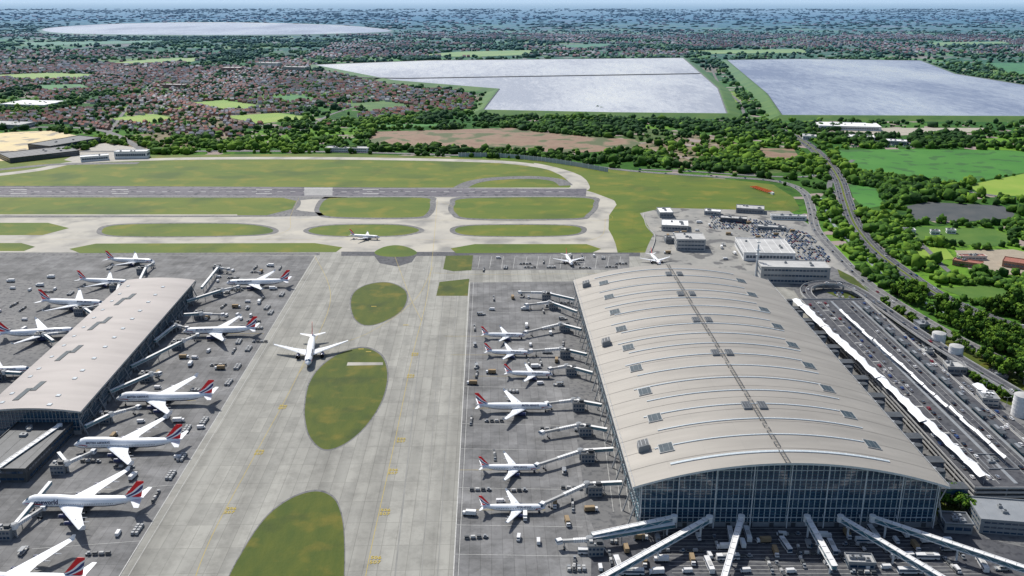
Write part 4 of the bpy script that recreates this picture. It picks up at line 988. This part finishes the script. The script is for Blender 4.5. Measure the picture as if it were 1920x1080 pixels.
CW=[0,0,0,1,1,1,2,2,2,5,5,5,3,3,4]
def van_mesh():
    b=MB(); b.box((-.4,0,1.45),(4.6,2,1.9),0,taper=.95); b.box((2.1,0,1.0),(1.2,1.95,1.0),0,taper=.9); b.box((1.75,0,1.75),(.9,1.8,.6),1,taper=.8)
    for x in(-1.8,1.8):
        for y in(-.95,.95): b.cyl((x,y-.13,.38),(x,y+.13,.38),.38,.38,10,2)
    return b.mesh('service_van',[paints[0],m_glass,m_black])
def bus_mesh():
    b=MB(); b.box((0,0,1.75),(12.5,2.8,2.7),0,taper=.97); b.box((0,0,2.1),(12.1,2.86,1.0),1,taper=.99); b.box((6.2,0,1.9),(.15,2.5,1.6),1); b.box((-1,0,3.25),(4,1.8,.35),3)
    for x in(-4,4):
        for y in(-1.3,1.3): b.cyl((x,y-.15,.5),(x,y+.15,.5),.5,.5,12,2)
    return b.mesh('apron_bus',[paints[0],m_glass,m_black,m_lgrey])
def truck_mesh(c):
    b=MB(); b.box((-.8,0,2.1),(6,2.4,2.5),0,taper=.98); b.box((3.2,0,1.5),(1.7,2.3,1.9),1,taper=.9); b.box((3.75,0,2.0),(.7,2.1,.7),2,taper=.9); b.box((0,0,.7),(8,2.0,.35),3)
    for x in(-2.6,-1.4,3):
        for y in(-1.1,1.1): b.cyl((x,y-.18,.5),(x,y+.18,.5),.5,.5,10,3)
    return b.mesh('catering_truck',[c,paints[0],m_glass,m_black])
def tug_mesh():
    b=MB(); b.box((0,0,.7),(3,1.5,.7),0,taper=.95); b.box((-.3,0,1.5),(1.3,1.3,.9),1,taper=.85); b.box((-.3,0,2.0),(1.4,1.4,.1),0)
    for x in(-1,1):
        for y in(-.7,.7): b.cyl((x,y-.1,.35),(x,y+.1,.35),.35,.35,10,2)
    for k in range(3):
        x=-3.6-k*3.4; b.box((x,0,.65),(2.9,1.6,.15),3); b.box((x,0,1.3),(2.6,1.5,1.1),4 if k!=1 else 3,taper=.9); b.beam((x+1.4,0,.55),(x+1.9,0,.55),.12,.12,2)
        for dx in(-1,1):
            for y in(-.6,.6): b.cyl((x+dx,y-.08,.28),(x+dx,y+.08,.28),.28,.28,8,2)
    return b.mesh('baggage_tractor',[m_grey,m_glass,m_black,m_lgrey,m_dgrey])
def cont_mesh():
    b=MB()
    for i in range(4):
        for j in range(2):
            x=i*2.6-3.9;y=j*2.2-1.1; b.box((x,y,1.05),(2.0,1.6,1.6),(i+j)%2,taper=.96,tx=.8); b.box((x,y,.18),(2.2,1.9,.2),2)
    return b.mesh('cargo_container_row',[m_lgrey,m_grey,m_black])
def loader_mesh():
    b=MB(); b.box((0,0,.8),(7,2.6,.7),0); b.box((.6,0,2.6),(5.2,2.5,.3),1); b.beam((-1.8,0,1),(3,0,2.5),.4,.3,2); b.beam((3,0,1),(-1.8,0,2.5),.4,.3,2); b.box((3.1,.9,2),(1,.8,1.8),3,taper=.9); b.box((-3.6,0,.9),(1.4,2.4,1.0),1,taper=.9)
    for x in(-2.6,2.6):
        for y in(-1.2,1.2): b.cyl((x,y-.15,.4),(x,y+.15,.4),.4,.4,10,2)
    return b.mesh('cargo_loader',[m_lgrey,m_grey,m_black,m_glass])
KINDS=[('service_van',van_mesh(),'white service van parked on the apron','van'),('apron_bus',bus_mesh(),'white airside bus waiting on the service road','bus'),('catering_truck',truck_mesh(m_white),'white box truck serving the aircraft stands','truck'),
 ('catering_truck',truck_mesh(mat('truck_sand',(.30,.22,.13))),'tan box truck serving the aircraft stands','truck'),('baggage_tractor',tug_mesh(),'baggage tractor pulling three small trailers','airport vehicle'),('cargo_container_row',cont_mesh(),'row of silver cargo containers on dollies','cargo containers'),
 ('cargo_loader',loader_mesh(),'grey scissor-lift cargo loader standing on the apron','airport vehicle')]
def place_v(k,X,Y,r,z=.34):
    nm,me,lb_,ct=KINDS[k]; add(nm,me,loc=(X,Y,z),rot=r,label=lb_,cat=ct,group='ground vehicles on the apron')
def inpoly(px,py,poly):
    px=np.asarray(px);py=np.asarray(py); ins=np.zeros(px.shape,bool); n=len(poly)
    for i in range(n):
        x1,y1=poly[i];x2,y2=poly[(i+1)%n]
        if y1==y2: continue
        c=((y1>py)!=(y2>py))&(px<(x2-x1)*(py-y1)/(y2-y1)+x1); ins^=c
    return ins
ac=[]
for ty,n_,t_,_ in PL:
    L,_,zc=TYPES[ty]; a=G(*n_,zc);c=G(*t_,zc); d=(a-c).normalized()
    for q in np.linspace(0,1,9): p=a-d*L*q; ac.append((p.x,p.y,5.5 if L<50 else 8))
    for q in (-1,1):
        for w_ in (.25,.5):
            p=a-d*L*.5+Vector((-d.y,d.x,0))*q*L*w_*.8; ac.append((p.x,p.y,6))
ac=np.array(ac)
def free(X,Y,m=0): return np.all((ac[:,0]-X)**2+(ac[:,1]-Y)**2>(ac[:,2]+m)**2)
inA=lambda X,Y:(50<X<262 and 436<Y<820); inB=lambda X,Y:(-380<X<-284 and 545<Y<845)
spots=[]
for (poly,n,ks) in (([(890,545),(1045,545),(1150,985),(870,1080)],52,[0,0,3,4,4,4,5,2,6]),([(1060,570),(1090,570),(1180,960),(1130,990)],30,[1,1,0,2,4,4]),
     ([(20,1075),(200,1075),(390,790),(560,500),(420,500),(330,640),(180,800)],60,[0,4,4,4,5,2,3,0,6]),([(-20,520),(220,500),(100,620),(-20,700)],18,[0,4,5,2]),
     ([(1110,1010),(1740,1000),(1900,1075),(1050,1078)],110,[0,0,4,4,5,2,1,3,6]),([(890,482),(1170,480),(1170,505),(890,506)],16,[4,5,0,4]),([(1220,410),(1520,425),(1560,500),(1240,490)],35,[0,2,3,5])):
    k=0;tr=0
    W=[G(*p) for p in poly]
    x0,x1=min(w.x for w in W),max(w.x for w in W);y0,y1=min(w.y for w in W),max(w.y for w in W)
    while k<n and tr<4000:
        tr+=1; X=random.uniform(x0,x1);Y=random.uniform(y0,y1); px,py=to_px(X,Y)
        if not inpoly([px],[py],poly)[0]: continue
        if not free(X,Y) or inA(X,Y) or inB(X,Y): continue
        if any((X-a)**2+(Y-c)**2<80 for a,c in spots): continue
        spots.append((X,Y)); place_v(random.choice(ks),X,Y,random.choice([0,math.pi/2,math.pi,-math.pi/2])+random.uniform(-.12,.12)); k+=1
for i in range(16):
    y=520+i*34; x=590-(y-480)*.612-16; p=G(x,y)
    if free(p.x,p.y,-2) and i%3: place_v(5,p.x,p.y,1.57)
carpos=[]
for x in(277,286.5,292,313,328,331):
    y=482
    while y<800:
        if random.random()<.62: carpos.append((x+random.uniform(-.5,.5),y,9.42,math.pi/2))
        y+=random.uniform(6.2,14)
def along(pts,off,step,z,prob=1):
    acc=0
    for i in range(len(pts)-1):
        a,c=pts[i],pts[i+1]; d=(c-a);d.z=0; l=d.length; d.normalize(); r=Vector((d.y,-d.x,0))
        while acc<l:
            if random.random()<prob:
                p=a+d*acc+r*off; px,py=to_px(p.x,p.y)
                if -30<px<1950 and py<1090: carpos.append((p.x,p.y,z,math.atan2(d.y,d.x)))
            acc+=step*random.uniform(.6,1.5)
        acc-=l
for off in(-7.8,-4.0,4.0,7.8): along(mw,off,45,.5,.75)
along(lp,2.2,16,lpz+.05,.6); along(lp,-2.2,30,lpz+.05,.6); along(lr,2,45,.44,.7); along(lr,-2,50,.44,.7)
along(a1,-2,11,.52,.7); along(a1,2,18,.52,.7); along(a2,1.8,12,.5,.7); along(a2,-1.8,20,.5,.6)
pr=smoothp([G(x,y) for x,y in PR[6:-1]],False,8)
along(pr,3,40,.47,.8); along(pr,-3,40,.47,.8)
stuffcars=[]
for (poly,sx,sy) in (([(1330,405),(1440,415),(1520,440),(1560,490),(1500,500),(1390,430),(1330,430)],3.2,12),([(1640,600),(1740,650),(1760,690),(1730,700),(1650,640)],3.6,14),([(1800,720),(1830,730),(1925,830),(1900,845),(1850,800)],3.6,14),([(1690,700),(1740,740),(1860,850),(1840,860),(1760,800)],3.6,14),([(1560,545),(1620,560),(1650,590),(1600,590)],3.4,12),([(1880,910),(1925,930),(1925,980)],3.6,14),([(1560,262),(1700,262),(1850,275),(1600,278)],5,20)):
    W=[G(*p) for p in poly]; x0,x1=min(w.x for w in W),max(w.x for w in W);y0,y1=min(w.y for w in W),max(w.y for w in W)
    Y=y0
    while Y<y1:
        X=x0
        while X<x1:
            px,py=to_px(X,Y)
            if inpoly([px],[py],poly)[0] and random.random()<.6 and not(270<X<336 and 465<Y<812) and not any((X-a)**2+(Y-c)**2<150 for a,c in done): stuffcars.append((X,Y,.4,math.pi/2+random.uniform(-.05,.05)))
            X+=sx
        Y+=sy/2
carpos=[c for c in carpos if -20<to_px(c[0],c[1])[0]<1960]
allc=sorted(carpos+stuffcars,key=lambda c:c[0]**2+c[1]**2); print('cars',len(allc))
for c in allc[:300]:
    k=random.choice(CW); dk=c[2]>8
    add('moving_car' if (.45<c[2]<8) else 'parked_car',cars[k],loc=c[:3],rot=c[3],label=CN[k]+(' car on the terminal drop-off deck' if dk else ' car on the tarmac near the terminal roads'),cat='car',group='cars around the terminal roads')
if len(allc)>300:
    b=MB()
    for c in allc[300:]:
        k=random.choice(CW); n=len(b.v); b.box((0,0,.62),(4.4,1.8,.7),k,taper=.92); b.box((-.2,0,1.2),(2.5,1.6,.5),6,taper=.84,tx=.72)
        cr,sr=math.cos(c[3]),math.sin(c[3]); b.v[n:]=[(c[0]+x*cr-y*sr,c[1]+x*sr+y*cr,c[2]+z) for x,y,z in b.v[n:]]
    add('distant_cars',b.mesh('distant_cars',paints+[m_glass]),kind='stuff',label='cars scattered on the farther roads and car parks',cat='cars')
# ------------------------------------------------------------------ VEGETATION and HOUSES
def vnoise(x,y,s,seed=0):
    x=np.asarray(x)/s;y=np.asarray(y)/s; xi=np.floor(x).astype(int);yi=np.floor(y).astype(int);fx=x-xi;fy=y-yi
    h=lambda a,b_:((np.sin(a*127.1+b_*311.7+seed*17.3)*43758.5453)%1)
    fx=fx*fx*(3-2*fx);fy=fy*fy*(3-2*fy)
    return (h(xi,yi)*(1-fx)+h(xi+1,yi)*fx)*(1-fy)+(h(xi,yi+1)*(1-fx)+h(xi+1,yi+1)*fx)*fy
RS=[(np.array([(G(x,y,9).x,G(x,y,9).y) for x,y in r])) for r in(res1,res2,res3)]
def grow(poly,d):
    c=poly.mean(0); out=[]
    for p in poly:
        v=p-c; out.append(tuple(p+v/np.linalg.norm(v)*d))
    return out
RSG=[grow(r,55) for r in RS]
def allowed(X,Y):
    px,py=to_px(X,Y); ok=(px>-110)&(px<2040)
    ok&=~inpoly(px,py,AIR)
    for e in EXCL: ok&=~inpoly(px,py,e)
    for r in RSG: ok&=~inpoly(X,Y,r)
    for pts,d in ROADS:
        idx=np.where(ok)[0]
        if len(idx)==0: break
        P=np.vstack([np.linspace(pts[i],pts[i+1],max(2,int(np.linalg.norm(pts[i+1]-pts[i])/8))) for i in range(len(pts)-1)])
        for s in range(0,len(idx),4000):
            ii=idx[s:s+4000]; D=((X[ii][:,None]-P[:,0])**2+(Y[ii][:,None]-P[:,1])**2).min(1); ok[ii]&=D>d*d
    return ok,px,py
town=[[(-120,95),(160,95),(400,100),(560,112),(640,135),(700,150),(880,172),(890,205),(700,225),(560,245),(450,258),(290,255),(120,235),(-120,225)],
      [(-120,66),(700,68),(1000,78),(1300,88),(1650,100),(2040,112),(2040,62),(1200,55),(700,50),(60,70)],[(640,75),(1290,95),(1290,106),(780,108),(560,112)],[(-120,30),(2040,30),(2040,50),(900,46),(-120,40)]]
wood=[[(640,225),(900,212),(1360,222),(1530,245),(1480,280),(1420,330),(1200,316),(1130,305),(1000,292),(640,283),(280,281),(290,268),(520,262),(690,240)],
      [(1540,262),(1600,300),(1600,330),(1580,420),(1700,505),(1780,550),(1960,620),(1960,700),(1760,600),(1650,530),(1560,450),(1540,390),(1500,330)],
      [(1590,340),(1640,345),(1690,385),(1690,410),(1900,420),(1960,440),(1960,470),(1800,465),(1690,470),(1740,500),(1830,520),(1960,540),(1960,620),(1850,585),(1700,505),(1610,420)],
      [(1700,250),(1960,250),(1960,280),(1560,278),(1560,258)],[(1605,322),(1800,350),(1830,368),(1960,385),(1960,400),(1880,378),(1740,372),(1650,360)]]
HX=[];HY=[];HR=[];HS=[]
def towngap(x,y): return vnoise(x,y,240,21)*.65+vnoise(x,y,90,22)*.35
def rows(y0,y1,row,sp_,size,tsel,prob,g=.40):
    nx=int(1.4*y1/sp_); ny=int((y1-y0)/row)
    I,J=np.meshgrid(np.arange(-nx//2,nx//2),np.arange(ny)); I=I.ravel()*1.;J=J.ravel()*1.
    x=I*sp_;y=y0+J*row
    wx=x+90*np.sin(y/260)+60*np.sin(y/97+x/300); wy=y+80*np.sin(x/230+1)+40*np.sin(x/90)
    ang=np.arctan2(80/230*np.cos(x/230+1)+40/90*np.cos(x/90),1)
    wx+=rng.uniform(-2,2,len(x));wy+=rng.uniform(-3,3,len(x))
    ok,px,py=allowed(wx,wy); inn=np.zeros(len(x),bool)
    for t in tsel: inn|=inpoly(px,py,town[t])
    k=ok&inn&(towngap(wx,wy)>g)&(rng.random(len(x))<prob)
    HX.append(wx[k]);HY.append(wy[k]);HR.append(ang[k]);HS.append(np.full(k.sum(),size)*rng.uniform(.75,1.25,k.sum()))
rows(1650,3700,27,12.5,.92,[0],.8,.38); rows(3300,6000,42,22,1.3,[0,1,2],.62,.40); rows(6000,12000,120,80,2.6,[1,3],.26,.45)
HX=np.concatenate(HX);HY=np.concatenate(HY);HR=np.concatenate(HR);HS=np.concatenate(HS); print('houses',len(HX))
TX=[];TY=[];TR=[]
bands=[(560,1250,36000,3.3),(1250,2100,46000,4.2),(2100,3600,60000,5.2),(3600,6500,56000,8.0),(6500,13000,26000,17)]
for y0,y1,n,r in bands:
    Y=rng.uniform(y0,y1,n); X=rng.uniform(-1,1,n)*.68*Y
    ok,px,py=allowed(X,Y)
    den=np.full(n,.09)
    nz=vnoise(X,Y,r*26,3)*.55+vnoise(X,Y,r*9,5)*.45
    den+= np.where(nz>.57,.60,0)
    for w in wood: den=np.where(inpoly(px,py,w),.13+.72*(nz>.47),den)
    inT=np.zeros(n,bool)
    for t in town: inT|=inpoly(px,py,t)
    tg=towngap(X,Y)
    den=np.where(inT,np.where(tg>.40,.13,.42*(nz>.45)+.06),den)
    keep=ok&(rng.random(n)<den)
    TX.append(X[keep]);TY.append(Y[keep]);TR.append(np.full(keep.sum(),r)*np.exp(rng.normal(0,.34,keep.sum()))*np.where(inT[keep]&(r<9),.85,1))
TX=np.concatenate(TX);TY=np.concatenate(TY);TR=np.concatenate(TR)
ex=[(1790,948,4),(1800,955,4),(1782,940,4),(1812,962,4),(1770,950,4),(1850,685,5),(1870,700,6),(1890,712,6),(1905,705,6),(1860,665,5),(1120,205,6),(1126,207,6)]
for t in np.linspace(0,1,30):
    x=1655+(1925-1655)*t; y=572+(718-572)*t; ex.append((x+random.uniform(-4,4),y+random.uniform(0,6),random.uniform(1.8,4.0)))
for t in np.linspace(0,1,16): ex.append((1820+95*t+random.uniform(-3,3),712+50*t+random.uniform(-3,3),random.uniform(1.8,3.4)))
for x,y,r in ex:
    p=G(x,y); TX=np.append(TX,p.x);TY=np.append(TY,p.y);TR=np.append(TR,r)
print('trees',len(TX))
o=np.argsort(TX**2+TY**2); pxa,pya=to_px(TX,TY); vis=(pxa>-5)&(pxa<1925)
near=[i for i in o if vis[i]][:300]; nearset=set(near); rest=np.array([i for i in o if i not in nearset])
def ico(sub):
    bm=bmesh.new(); bmesh.ops.create_icosphere(bm,subdivisions=sub,radius=1); bm.verts.ensure_lookup_table()
    v=np.array([x.co[:] for x in bm.verts]);f=np.array([[q.index for q in p.verts] for p in bm.faces]); bm.free(); return v,f
def bigmesh(name,V,Fc,mi,mats,nper):
    me=bpy.data.meshes.new(name); me.vertices.add(len(V)); me.vertices.foreach_set('co',V.astype(np.float32).ravel())
    me.loops.add(Fc.size); me.loops.foreach_set('vertex_index',Fc.astype(np.int32).ravel()); me.polygons.add(len(Fc))
    me.polygons.foreach_set('loop_start',np.arange(0,Fc.size,nper,dtype=np.int32)); me.polygons.foreach_set('loop_total',np.full(len(Fc),nper,dtype=np.int32))
    for m in mats: me.materials.append(m)
    me.polygons.foreach_set('material_index',mi.astype(np.int32)); me.update(calc_edges=True); me.validate(); return me
Vs=[];Fs=[];Ms=[];base=0
R_=TR[rest];X_=TX[rest];Y_=TY[rest]; D_=np.hypot(X_,Y_)
for sub,sel in((2,D_<1600),(1,D_>=1600)):
    v,f=ico(sub); idx=np.where(sel)[0]; n=len(idx)
    if n==0: continue
    jit=1+rng.uniform(-.42,.42,(n,len(v),1)); hz_=np.minimum(R_[idx],np.where(D_[idx]>5500,4.5,7.5))
    sc_=np.stack([R_[idx]*rng.uniform(.75,1.3,n),R_[idx]*rng.uniform(.75,1.3,n),hz_*rng.uniform(.65,1.25,n)],1)[:,None,:]
    P=v[None]*jit*sc_+np.stack([X_[idx],Y_[idx],hz_*.75],1)[:,None,:]
    Vs.append(P.reshape(-1,3)); Fs.append((f[None]+base+(np.arange(n)*len(v))[:,None,None]).reshape(-1,3))
    m=np.clip((rng.random(n)*1.5+vnoise(X_[idx],Y_[idx],150,9)*2.3-.55).astype(int),0,2)  # broad lighter and darker leaf patches stand in for cloud light, set in colour
    mm=np.repeat(m,len(f)); fl=rng.random(len(mm))<.3; mm=np.where(fl,np.clip(mm+rng.integers(-1,2,len(mm)),0,2),mm); Ms.append(mm); base+=n*len(v)
me=bigmesh('woodland',np.vstack(Vs),np.vstack(Fs),np.concatenate(Ms),m_leaf,3)
add('woodland',me,kind='stuff',label='mass of distant trees and hedgerows across the plain',cat='woodland')
def crown(seed):
    r=np.random.default_rng(seed); V=[];Fq=[];M=[]
    cl=[(r.normal(0,.42),r.normal(0,.42),r.uniform(-.35,.75),r.uniform(.32,.55)) for _ in range(11)]
    k=0
    for cx,cy,cz,cr in cl:
        lm=r.integers(0,3)
        for _ in range(60):
            d=r.normal(0,1,3); d/=np.linalg.norm(d); p=np.array([cx,cy,cz])+d*cr*r.uniform(.7,1.05)
            t=np.cross(d,r.normal(0,1,3)); t/=np.linalg.norm(t); u=np.cross(d,t)*1; s=r.uniform(.07,.14); w=d*r.uniform(-.05,.05)
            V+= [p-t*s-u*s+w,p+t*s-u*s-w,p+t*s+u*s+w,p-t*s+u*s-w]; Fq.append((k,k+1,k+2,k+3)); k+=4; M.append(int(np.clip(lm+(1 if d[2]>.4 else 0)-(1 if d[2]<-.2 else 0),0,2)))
    b=MB(); b.v=[tuple(p) for p in V]; b.f=Fq; b.m=M; return b.mesh('crown',m_leaf)
crowns=[crown(s) for s in range(6)]
def trunkm(seed):
    r=random.Random(seed); b=MB(); b.cyl((0,0,0),(0,0,.9),.07,.045,8)
    for i in range(4):
        a=i*1.57+r.uniform(-.4,.4); b.cyl((0,0,.65+.06*i),(math.cos(a)*.5,math.sin(a)*.5,1.15+r.uniform(0,.3)),.035,.012,6)
    return b.mesh('trunk',[m_bark])
trunks=[trunkm(s) for s in range(3)]
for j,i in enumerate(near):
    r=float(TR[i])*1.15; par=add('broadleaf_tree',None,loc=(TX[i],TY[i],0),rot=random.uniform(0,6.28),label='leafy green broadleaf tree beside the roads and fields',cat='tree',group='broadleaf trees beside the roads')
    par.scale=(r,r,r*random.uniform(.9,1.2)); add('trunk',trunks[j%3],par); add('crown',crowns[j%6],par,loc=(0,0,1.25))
o=np.argsort(HX**2+HY**2); pxa,_=to_px(HX,HY); vis=(pxa>0)&(pxa<1920); near=[i for i in o if vis[i]][:300]; ns=set(near); rest=np.array([i for i in o if i not in ns])
def house(kind):
    roofm=[m_tile,m_tile2,m_slate][kind%3]; wm=[m_brick,m_render_w][kind%2]
    b=MB(); b.box((0,0,2.6),(9.5,8,5.2),0)
    for s in(-1,1): b.poly([(-5.1,s*4.5,5.0),(5.1,s*4.5,5.0),(4.3,0,8.4),(-4.3,0,8.4)],1)
    for s in(-1,1): b.poly([(s*4.76,-4,5.2),(s*4.76,4,5.2),(s*4.3,0,8.4)],0)
    b.box((2.6,.6,8.2),(1,.9,2.2),0); b.box((6.3,0,1.4),(3,6,2.8),0); b.box((6.3,0,2.95),(3.3,6.3,.25),1)
    for s in(-1,1):
        for x in(-3,0,3):
            for z in(1.5,4): b.box((x,s*4.03,z),(1.4,.1,1.2),2)
    b.box((1.2,-4.05,1.05),(1,.1,2.1),3)
    return b.mesh('brick_house',[wm,roofm,m_glass,m_white])
hs=[house(k) for k in range(6)]; HN=['red brick house with terracotta roof','rendered house with brown tiled roof','brick house with grey slate roof','rendered house with terracotta roof','brick house with brown tiled roof','rendered house with grey slate roof']
for i in near:
    k=random.randrange(6); ob=add('suburban_house',hs[k],loc=(HX[i],HY[i],0),rot=float(HR[i]),label=HN[k]+' on a suburban street',cat='house',group='suburban houses beyond the airfield')
h8=np.array([(-5,-4.2,0),(5,-4.2,0),(5,4.2,0),(-5,4.2,0),(-5,-4.2,5),(5,-4.2,5),(5,4.2,5),(-5,4.2,5),(-4.6,0,8.3),(4.6,0,8.3)],float)
n=len(rest); s=HS[rest]; zs=np.minimum(s,1.3); P=h8[None]*np.stack([s,s,zs],1)[:,None,:]; c=np.cos(HR[rest])[:,None];q=np.sin(HR[rest])[:,None]
X2=P[:,:,0]*c-P[:,:,1]*q+HX[rest][:,None]; Y2=P[:,:,0]*q+P[:,:,1]*c+HY[rest][:,None]; V=np.stack([X2,Y2,P[:,:,2]],2).reshape(-1,3)
faces=[];mi=[]
rm=rng.choice([2,3,4,5],n,p=[.36,.30,.24,.10]); wm=rng.integers(0,2,n)
FLs=[(0,1,5,4),(1,2,6,5),(2,3,7,6),(3,0,4,7),(4,5,9,8),(6,7,8,9),(5,6,9),(7,4,8)]
for i in range(n):
    k=i*10
    for j,f in enumerate(FLs): faces.append(tuple(k+a for a in f)); mi.append(int(rm[i]) if j in(4,5) else int(wm[i]))
me=bpy.data.meshes.new('distant_houses'); me.from_pydata(V.tolist(),[],faces)
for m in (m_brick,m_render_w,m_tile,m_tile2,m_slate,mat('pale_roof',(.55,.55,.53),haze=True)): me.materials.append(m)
me.polygons.foreach_set('material_index',mi); me.update(); add('distant_houses',me,kind='stuff',label='mass of distant brick houses with tiled roofs',cat='houses')
# ------------------------------------------------------------------ LIGHT, SKY, CAMERA
el=math.radians(50); az=math.radians(-32)
w=bpy.data.worlds.new('World'); sc.world=w; w.use_nodes=True; nt=w.node_tree; bg=nt.nodes['Background']
sky=nt.nodes.new('ShaderNodeTexSky'); sky.sky_type='NISHITA'; sky.sun_disc=False; sky.sun_elevation=el; sky.sun_rotation=az; sky.dust_density=1.6; sky.air_density=1.0
nt.links.new(sky.outputs[0],bg.inputs[0]); bg.inputs[1].default_value=.12
sd=bpy.data.lights.new('sun','SUN'); sd.energy=4.9; sd.angle=math.radians(.6); sd.color=(1,.96,.89); so=bpy.data.objects.new('sun',sd); col.objects.link(so)
dirv=Vector((math.cos(el)*math.sin(az),math.cos(el)*math.cos(az),math.sin(el))); so.rotation_euler=(-dirv).to_track_quat('-Z','Y').to_euler()
cd=bpy.data.cameras.new('camera'); cd.sensor_width=36; cd.lens=F/1920*36; cd.clip_start=1; cd.clip_end=120000
co=bpy.data.objects.new('camera',cd); col.objects.link(co); co.location=(0,0,H); co.rotation_euler=(math.pi/2-pit,0,0); sc.camera=co
sc.view_settings.view_transform='Standard'; sc.view_settings.look='None'; sc.view_settings.exposure=0
